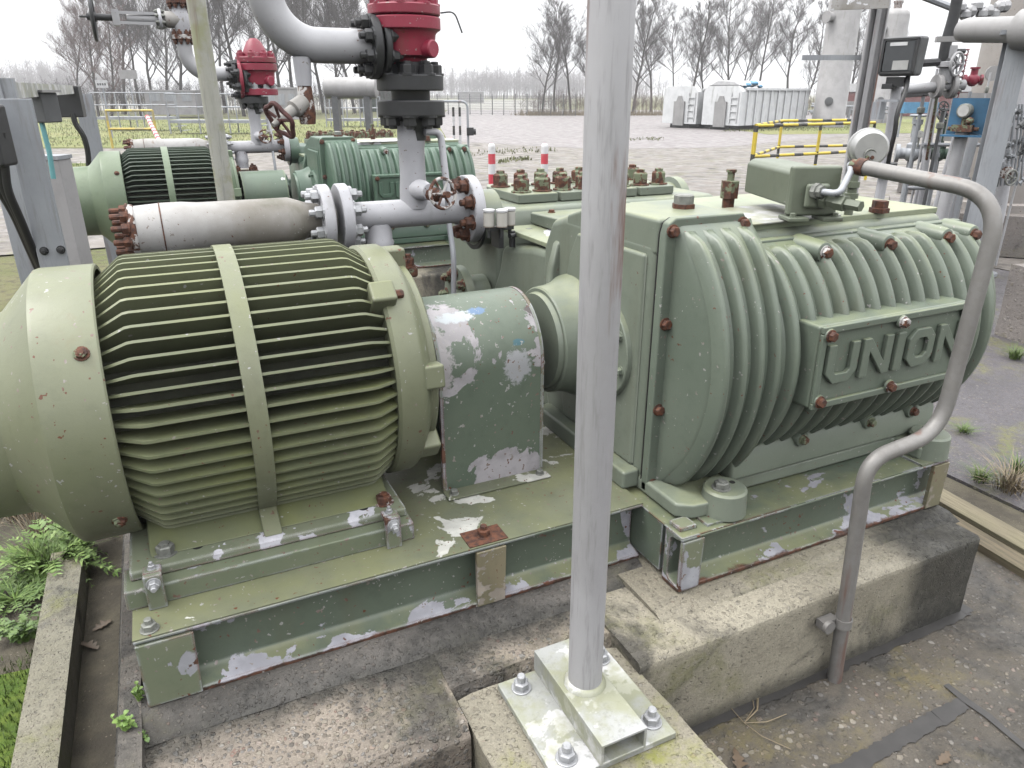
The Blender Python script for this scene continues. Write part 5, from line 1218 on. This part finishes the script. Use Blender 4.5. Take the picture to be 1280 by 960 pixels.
t = thing('support_rail', 'thin horizontal galvanised rail reaching from the left upright towards the switch box', 'rail', at(8,112,2.8)); p = at(8,113,2.8); q = at(88,112,5.7)
b = MB(); b.box(0,-.02,-.028,(q-p).length,.02,.028, Matrix.Translation(p) @ (q-p).normalized().to_track_quat('X','Z').to_matrix().to_4x4()); b.build('rail', M['galvw'], t); b = MB(); b.box(-.04,-.03,-.04,.03,.03,.04, Matrix.Translation(p)); b.build('bracket', M['galv2'], t)
p = at(85,127,5.75); F = frame(p, R(18)); t = thing('switch_box', 'black plastic switch box mounted on the rear upright', 'switch', p)
b = MB(); b.box(-.085,-.06,-.108,.095,.06,.108,F); b.build('box', M['plastic'], t, bevel=.008); b = MB(); b.lathe([(0,.05),(.03,.05),(.035,.04)], F @ V((-.085,0,-.01)), F.to_3x3() @ V((-1,0,0)), 14); b.build('knob', M['plastic'], t)
b = MB(); b.tube(fillet([at(91,142,5.7), at(94,155,5.7), at(104,168,5.72), at(110,188,5.75), at(112,230,5.8)], .12), .02, 8); b.build('cable', M['cable'], t)
p = at(46,133,3.6); F = frame(p, R(-12)); t = thing('junction_box', 'dull grey junction box with a pale cable tail between the uprights', 'junction box', p)
b = MB(); b.box(-.08,-.05,-.07,.08,.05,.06,F); b.build('box', M['darkpaint'], t, bevel=.006); b = MB(); b.box(-.1,-.055,.061,.1,.055,.07,F); b.build('lid', M['vessel'], t)
b = MB(); b.tube([F @ V((.035,-.03,-.07)), F @ V((.04,-.03,-.2)), F @ V((.03,-.03,-.32))], .011, 8); b.build('cable_tail', M['cyan'] if 'cyan' in M else M['vessel'], t)
p = at(62,178,4.0); p.z = 0; F = frame(p); t = thing('concrete_stub', 'small grey concrete stub post behind the left upright', 'post', p); b = MB(); b.box(-.06,-.06,0,.06,.06,1.28,F); b.build('shaft', M['vessel'], t, bevel=.006); b = MB(); b.box(-.065,-.065,1.2805,.065,.065,1.3,F); b.build('cap', M['galv2'], t)
# bundle of black cables in front of the left uprights
t = thing('cable_bundle', 'bundle of thick black cables hanging past the left uprights', 'cables', at(10,190,2.3))
for k, (x, y) in enumerate(((0,0),(7,5),(-9,-4))):
    b = MB(); pts = [at(-6+x,165,2.35), at(-1+x,205,2.35), at(2+x,232+y,2.36), at(22+x*.6,270+y,2.4), at(42+x*.5,318+y,2.5), at(58+x*.4,352,2.6)]; b.tube(fillet(pts, .1), .0125, 10); b.build('cable', M['cable'], t)
b = MB(); F = frame(at(0,165,2.35)); b.box(-.05,-.04,-.1,.012,.04,.08,F); b.build('connector', M['plastic'], t, bevel=.01)

# ------------------------------------------------------------------ process equipment on the right
def tubes(b, pts, D, r, fr=.1, n=10): b.tube(fillet([at(px,py,D if not isinstance(D,(list,tuple)) else D[i]) for i, (px,py) in enumerate(pts)], fr), r, n)
p = at(1067,205,6.6); p.z = 0; t = thing('channel_post', 'tall galvanised channel post with a sign board at its top', 'post', p); F = frame(p, R(-14))
b = MB(); b.box(-.07,-.03,0,-.06,.05,3.6,F); b.box(.06,-.03,0,.07,.05,3.6,F); b.box(-.0598,.04,0,.0598,.05,3.6,F); b.box(-.02,-.0,0,.02,.0395,3.6,F); b.build('channel', M['galv'], t, bevel=.002)
p2 = at(1078,-4,6.5); F = frame(p2, R(-20)); b = MB(); b.box(-.22,-.03,-.09,.2,-.005,.09,F); b.build('sign_board', M['damper'], t)
b = MB(); b.box(-.5,.0,-.02,.1,.03,.02, frame(at(1078,72,6.7))); b.build('side_arm', M['galv2'], t)
# floodlight
p = at(1124,70,5.6); F = frame(p, R(-52)); t = thing('floodlight', 'dark rectangular floodlight on a slim pole with black cable', 'floodlight', V((p.x,p.y,0)))
b = MB(); b.prism([(-.135,-.13),(.13,-.13),(.14,.125),(-.125,.125)], 'y', 0, .11, F); k = b.build('housing', M['darkpaint'], t, bevel=.02, seg=3)
b = MB(); b.box(-.105,-.012,-.1,.105,-.002,.1,F); b.build('glass', plain('lamp_glass', (.06,.065,.07), .12), k, bevel=.01)
b = MB(); 
for q in ((-.125,-.11,-.108,.11),(.108,-.11,.125,.11),(-.125,.1005,.125,.115),(-.125,-.115,.125,-.1005)): b.box(q[0],-.018,q[1],q[2],-.0005,q[3],F)
b.build('bezel', M['plastic'], k); b = MB(); b.box(-.07,-.016,.066,.05,-.0125,.088,F); b.build('lamp_tube', M['bwhite'], k); b = MB(); b.box(-.03,-.016,-.09,.08,-.0125,-.03,F); b.build('reflector', M['steel'], k)
b = MB(); b.box(-.08,.03,-.2,.05,.09,-.135,F); b.box(-.1,.02,-.215,-.02,.1,-.18,F); b.build('bracket', M['plastic'], t, bevel=.004)
b = MB(); base = at(1106,212,5.75); b.tube([V((base.x,base.y,0)), base, at(1121,108,5.7)], .035, 12); b.build('pole', M['white'], t)
b = MB(); b.lathe([(0,.075),(.03,.075),(.03,.05),(.06,.05),(.061,.08),(.1,.08)], base - UPV*.05, UPV, 16); b.build('pole_flange', M['black'], t)
b = MB(); b.box(-.09,-.05,-.3,.07,-.03,-.285,F); b.box(-.1,-.06,-.42,-.04,.02,-.3,F); b.build('clamp', M['galv2'], t)
b = MB(); b.tube(fillet([at(1136,88,5.62), at(1133,112,5.55), at(1121,142,5.5), at(1119,165,5.5), at(1113,188,5.55), at(1110,205,5.7)], .1), .016, 8); b.build('cable', M['cable'], t)
# instrument box
p = at(1211,146,6.2); F = frame(p, R(-42)); t = thing('instrument_box', 'open blue instrument enclosure with round gauge and small valves', 'instrument', p)
b = MB(); b.box(-.14,0,-.135,.16,.012,.14,F); b.box(-.148,-.14,-.148,.16,.0,-.136,F); b.prism([(-.0005,-.135),(-.0005,.14),(-.14,-.13)], 'x', .152, .162, F); b.build('back_and_tray', M['blue'], t)
b = MB(); b.lathe([(0,.055),(.05,.055),(.055,.048)], F @ V((-.02,-.02,.045)), F.to_3x3() @ V((-.25,-1,0)), 20); g_ = b.build('gauge', M['boltg'], t)
b = MB(); b.lathe([(.0556,.043),(.057,.042)], F @ V((-.02,-.02,.045)), F.to_3x3() @ V((-.25,-1,0)), 20); b.build('dial', M['dial'], g_)
b = MB(); b.box(-.002,-.0801,0,.002,-.0785,.03, F @ Matrix.Translation((-.035,0,.045)) @ Matrix.Rotation(R(14),4,'Z')); b.build('needle', M['blackp'], g_)
b = MB(); b.cyl(F @ V((-.02,-.03,.0)), F @ V((-.02,-.03,-.13)), .02, n=10); b.box(-.09,-.1,-.11,.06,-.03,-.06,F); b.cyl(F @ V((-.12,-.06,-.09)), F @ V((.1,-.06,-.09)), .015, n=8); b.ball(F @ V((.03,-.08,-.03)), .03, n=8); b.build('manifold', M['rustp'], t)
# H-section support with thick pipe and column behind
t, F = hpost(1231, 225, 5.9, .15, 2.0, 'thick light grey steel support carrying the big grey pipe', R(-18), .13)
b = MB(); b.box(-.14,-.1,2.0005,.18,.1,2.03,F); b.build('head_plate', M['galv2'], t)
t = thing('process_pipe', 'large light grey horizontal pipe at the upper right edge', 'pipe', at(1240,38,6.2))
a, c = at(1196,38,6.25), at(1330,36,5.6); b = MB(); d = (c-a)
b.lathe([(0,.04),(.02,.07),(.08,.088),(.42,.09),(.46,.135),(d.length,.14)], a, d, 28); b.build('barrel', M['vessel'], t, ang=50)
b = MB(); b.box(-.35,-.03,-.02,.3,.05,.02, frame(at(1232,48,6.35), R(-18))); b.build('support_bar', M['yellow'], t) if False else b.build('support_bar', M['vessel'], t)
p = at(1262,180,8.3); p.z = 0; t = thing('process_column', 'broad weathered brown grey column on a concrete footing at right', 'vessel', p); b = MB()
b.lathe([(.42,.50),(.5,.5),(.52,.47),(4.2,.47)], p, UPV, 40); b.build('shell', M['column'], t, ang=50)
b = MB(); b.lathe([(0,.05),(.08,.05),(.08,.07),(.1,.07)], at(1238,92,7.75), -FWD - RIGHT*.3, 12); b.build('nozzle', M['vessel'], t); b = MB(); b.box(-.25,-.0,-.35,.4,.02,.1, frame(at(1225,130,7.6), R(-30))); b.build('label_plate', M['vessel'], t)
b = MB(); b.box(-1.05,-.7,0,1.4,.7,.42, frame(p, R(-25))); b.build('footing', M['rough'], t)
# red gate valve and grey valves up by the column
t = thing('red_valve', 'red valve with chain hanging beside the brown grey column', 'valve', at(1215,80,7.0))
b = MB(); c = at(1216,100,7.0); b.ball(c, .05, (1,1,1.1), 14); b.lathe([(-.075,.045),(-.055,.045),(-.055,.03),(.055,.03),(.055,.045),(.075,.045)], c, RIGHT - FWD*.3, 16); b.lathe([(.03,.03),(.09,.028),(.091,.04),(.105,.04)], c, UPV, 14); b.build('valve_body', M['red'], t)
b = MB()
for i in range(22):
    q = at(1208 - i*.75, 62 + i*3.4, 6.95); b.tube(arc(q, .022, 0, 6.283, 8, RIGHT, (0,0,1) if i % 2 else FWD), .006, 5)
b.build('chain', plain('faded_red_chain', (.4,.16,.17), .6), t)
t = thing('valve_cluster', 'grey pipe run with two flanged joints and black fittings before column', 'valve', at(1180,100,6.9)); b = MB()
tubes(b, [(1115,113),(1205,106)], 6.9, .045); b.tube([at(1115,119,7.2), at(1200,113,7.2)], .03, 8); b.build('pipe_run', M['grey'], t)
for px in (1168,1186): flange(t, at(px,108,6.9), RIGHT, .1, .04, M['vessel'], 8, M['boltg'], .014, name='flange')
b = MB(); b.lathe([(0,.06),(.12,.06),(.13,.09),(.17,.09),(.18,.05),(.3,.05)], at(1180,104,6.9), UPV, 14); b.build('upper_fitting', M['grey'], t)
b = MB(); b.tube(fillet([at(1150,79,6.9), at(1188,77,6.9)], .05), .032, 8); b.tube(fillet([at(1179,80,6.9), at(1182,55,6.9), at(1193,18,6.9), at(1198,-10,6.9)], .1), [.05]*0 or .045, 10); b.cyl(at(1178,64,6.9), at(1206,64,6.9), .02, n=8); b.lathe([(0,.045),(.02,.06),(.1,.06),(.12,.045)], at(1178,79,6.9), RIGHT, 12); b.build('black_fittings', M['black'], t)
b = MB(); b.tube([at(1176,90,7.0), at(1158,200,7.2)], .012, 6); b.build('thin_rod', M['rustp'], t)
handwheel(t, at(1196,80,6.8), RIGHT*.6 - FWD, .09, M['grey'], 5, .012)
for px, py, D, lb, k in ((1140,192,8.5,'grey gate valve low in the yard behind the floodlight pole',0), (1172,192,8.5,'dark green gate valve low beside the slim grey posts',1)):
    c = at(px,py,D); t = thing('gate_valve', lb, 'valve', c); m = M['greenv'] if k else M['galv2']; b = MB(); b.ball(c, .09, (1.1,1,1), 12); b.lathe([(-.17,.1),(-.13,.1),(-.13,.06),(.13,.06),(.13,.1),(.17,.1)], c, RIGHT - FWD*.4, 18); b.build('valve_body', m, t)
    b = MB(); b.lathe([(.05,.07),(.1,.07),(.12,.04),(.3,.035),(.31,.05),(.36,.05)], c, UPV, 12); b.build('bonnet', m, t); handwheel(t, c + UPV*.4, (-FWD + UPV*.8) if k else UPV, .085, M['black'] if k else M['galv2'], 5, .012)
    b = MB(); b.cyl(V((c.x,c.y,0)), c - UPV*.08, .035, n=10); b.build('leg', M['galv2'], t)
for k, (a, c, D, r, lb) in enumerate((((1152,235),(1170,112),7.4,.035,'slim grey standpipe just right of the floodlight cable'), ((1163,240),(1180,135),7.5,.022,'thinner grey standpipe next to the green gate valve'),
        ((1178,268),(1203,165),6.2,.05,'thick white standpipe under the blue instrument box'), ((1168,265),(1196,165),6.4,.024,'thin steel strut left of the white standpipe'), ((1190,270),(1218,165),6.6,.045,'grey standpipe between blue box and steel support'),
        ((1229,270),(1262,95),6.6,.03,'pale tube rising right of the steel support'), ((1247,268),(1283,60),6.8,.06,'stout grey pipe at the right edge by small fittings'), ((1098,232),(1117,120),6.5,.016,'thin white rod beside the floodlight pole'))):
    q = at(*a, D); b2 = MB(); top_ = at(*c, D); foot = V((q.x,q.y,0)); t = thing('standpipe', lb, 'pipe', foot); b2.tube([foot, q, top_], r, 12); b2.build('tube', (M['white'], M['galv2'], M['grey'])[k % 3], t)
    b2 = MB(); b2.lathe([(0,r*1.9),(.03,r*1.9)], foot, UPV, 12); b2.build('base_flange', M['galv2'], t); b2 = MB(); b2.lathe([(-.02,r*1.4),(.02,r*1.4)], q.lerp(top_, .45), top_ - q, 12); b2.build('clamp', M['galv2'], t)
rnd = random.Random(3); t = thing('tubing_cluster', 'cluster of small grey fittings and tubing at the right edge', 'fittings', at(1268,180,6.4))
b = MB(); d_ = MB()
for i in range(34):
    c = at(rnd.uniform(1244,1285), rnd.uniform(130,232), 6.5 + rnd.uniform(-.15,.2)); a = rnd.choice([RIGHT, UPV, FWD, RIGHT+UPV]); L = rnd.uniform(.05,.16)
    (b if i % 3 else d_).lathe([(-L/2,.012),(-L/4,.012),(-L/4,.022),(L/4,.022),(L/4,.012),(L/2,.012)], c, a, 8)
for i in range(7):
    tubes(b, [(1246+i*5,232),(1250+i*5,200+rnd.uniform(-15,15)),(1256+i*5,165+rnd.uniform(-20,20)),(1262+i*4,130)], 6.55, .009, .05, 6)
b.build('tubing', M['galv2'], t); d_.build('dark_fittings', M['darkpaint'], t)
b = MB(); b.lathe([(0,.03),(.06,.03),(.07,.05),(.1,.05)], at(1262,215,6.4), -FWD - RIGHT, 14); b.build('rusty_nozzle', M['rustw'], t)
handwheel(t, at(1264,222,6.3), -FWD + RIGHT*.3, .06, M['boltg'], 5, .008)
q = gp(1137,240); stone('small concrete footing block under the slim standpipe', (q.x,q.y,0), .34, .3, .2, .3)
q = gp(1180,262,0)
t = thing('pipe_rack_beam', 'sloping galvanised cable tray at the top right corner', 'cable tray', at(1185,2,7.2)); b = MB(); b.tube([at(1150,-6,7.2), at(1196,12,7.2), at(1245,14,7.2)], .03, 8); b.build('tray', M['galv2'], t); b = MB()
for i in range(9): b.lathe([(-.04,.03),(-.02,.05),(.02,.05),(.04,.03)], at(1200+i*7, 13+rnd.uniform(-6,6), 7.0), rnd.choice([RIGHT,UPV]), 8)
b.build('fittings', M['grey'], t)
# far clutter behind the columns
t = thing('pipe_manifold', 'distant low grey pipe manifold between the two process columns', 'pipework', at(1075,118,45))
for i in range(40):
    c = at(rnd.uniform(1000,1160), rnd.uniform(128,142), 44+rnd.uniform(-2,2)); d = rnd.choice([RIGHT,UPV,FWD]); rod(t, 'pipe', c-d*.3, c+d*.3, .06, M['galv2'], 6)
    if i % 4 == 0: rod(t, 'leg', V((c.x,c.y,0)), c, .05, M['galv2'], 6)
b = MB(); b.box(-2.2,0,.5,-.4,.3,1.2, frame(V((at(1100,118,44).x, at(1100,118,44).y, 0)))); b.build('cabinet', M['vessel'], t)
p = at(1134,118,30); p.z = 0; t = thing('notice_board', 'small blue panel on a stand before the red building', 'sign', p); F = frame(p); b = MB(); b.box(0,0,.9,1.3,.3,1.3,F); b.build('panel', M['tarp'], t); b = MB()
for x in (.1,.65,1.2): b.box(x-.03,.31,0,x+.03,.36,1.3,F)
b.build('stand', M['galv2'], t)

# thin risers and small-bore lines in front of the column
rnd = random.Random(11); t = thing('small_bore_rack', 'rack of thin vertical tubes and straps before the brown grey column', 'pipework', V((at(1200,200,7.3).x, at(1200,200,7.3).y, 0)))
for i, px in enumerate((1133,1143,1148,1160,1188,1207,1222,1250,1258,1270)):
    q = at(px,230,7.2+.1*(i%3)); tp = at(px + (6 if i%2 else 12), 150-rnd.uniform(0,75), 7.2+.1*(i%3)); f_ = V((q.x,q.y,0)); tp = V((q.x, q.y, tp.z)); r_ = rnd.choice((.008,.011,.016))
    o = rod(t, 'tube', f_, tp, r_, M[('galv2','grey','white','darkpaint')[i % 4]], 8)
    b = MB(); b.lathe([(-.03,r_*1.3),(-.02,r_*2.1),(.02,r_*2.1),(.03,r_*1.3)], tp - UPV*.15, UPV, 8); b.build('fitting', M['boltg'], t)
    if i % 3 == 0: handwheel(t, tp + UPV*.02, UPV*.5 - FWD, .045, M['darkpaint'], 5, .007)
for z, a_, c_x in ((.75,1140,1262),(1.15,1150,1250)):
    p0_, p1_ = at(a_,200,7.25), at(c_x,200,7.25); p0_.z = p1_.z = z; rod(t, 'strut', p0_, p1_, .018, M['galv2'], 8)
for i, (px, py, D, r_, lb) in enumerate(((1253,150,6.3,.04,'round white dial gauge among fittings at the right edge'),(1150,168,7.6,.035,'small dial gauge on the slim standpipe'))):
    c = at(px,py,D); d = (-FWD - RIGHT*.5).normalized(); t = thing('dial_gauge', lb, 'gauge', c); b = MB(); b.lathe([(-.03,r_*.9),(-.028,r_),(0,r_),(.004,r_*.92)], c, d, 22); b.build('case', M['boltg'], t)
    b = MB(); b.lathe([(.0042,r_*.88),(.0052,r_*.86)], c, d, 22); b.build('dial', M['dial'], t); b = MB(); b.tube([c + d*.0065, c + d*.0065 + UPV*r_*.6 + RIGHT*r_*.3], .002, 4); b.build('needle', M['blackp'], t)
    b = MB(); b.lathe([(0,.008),(.12,.008)], c - d*.015, -UPV, 8); b.build('stem', M['boltg'], t)
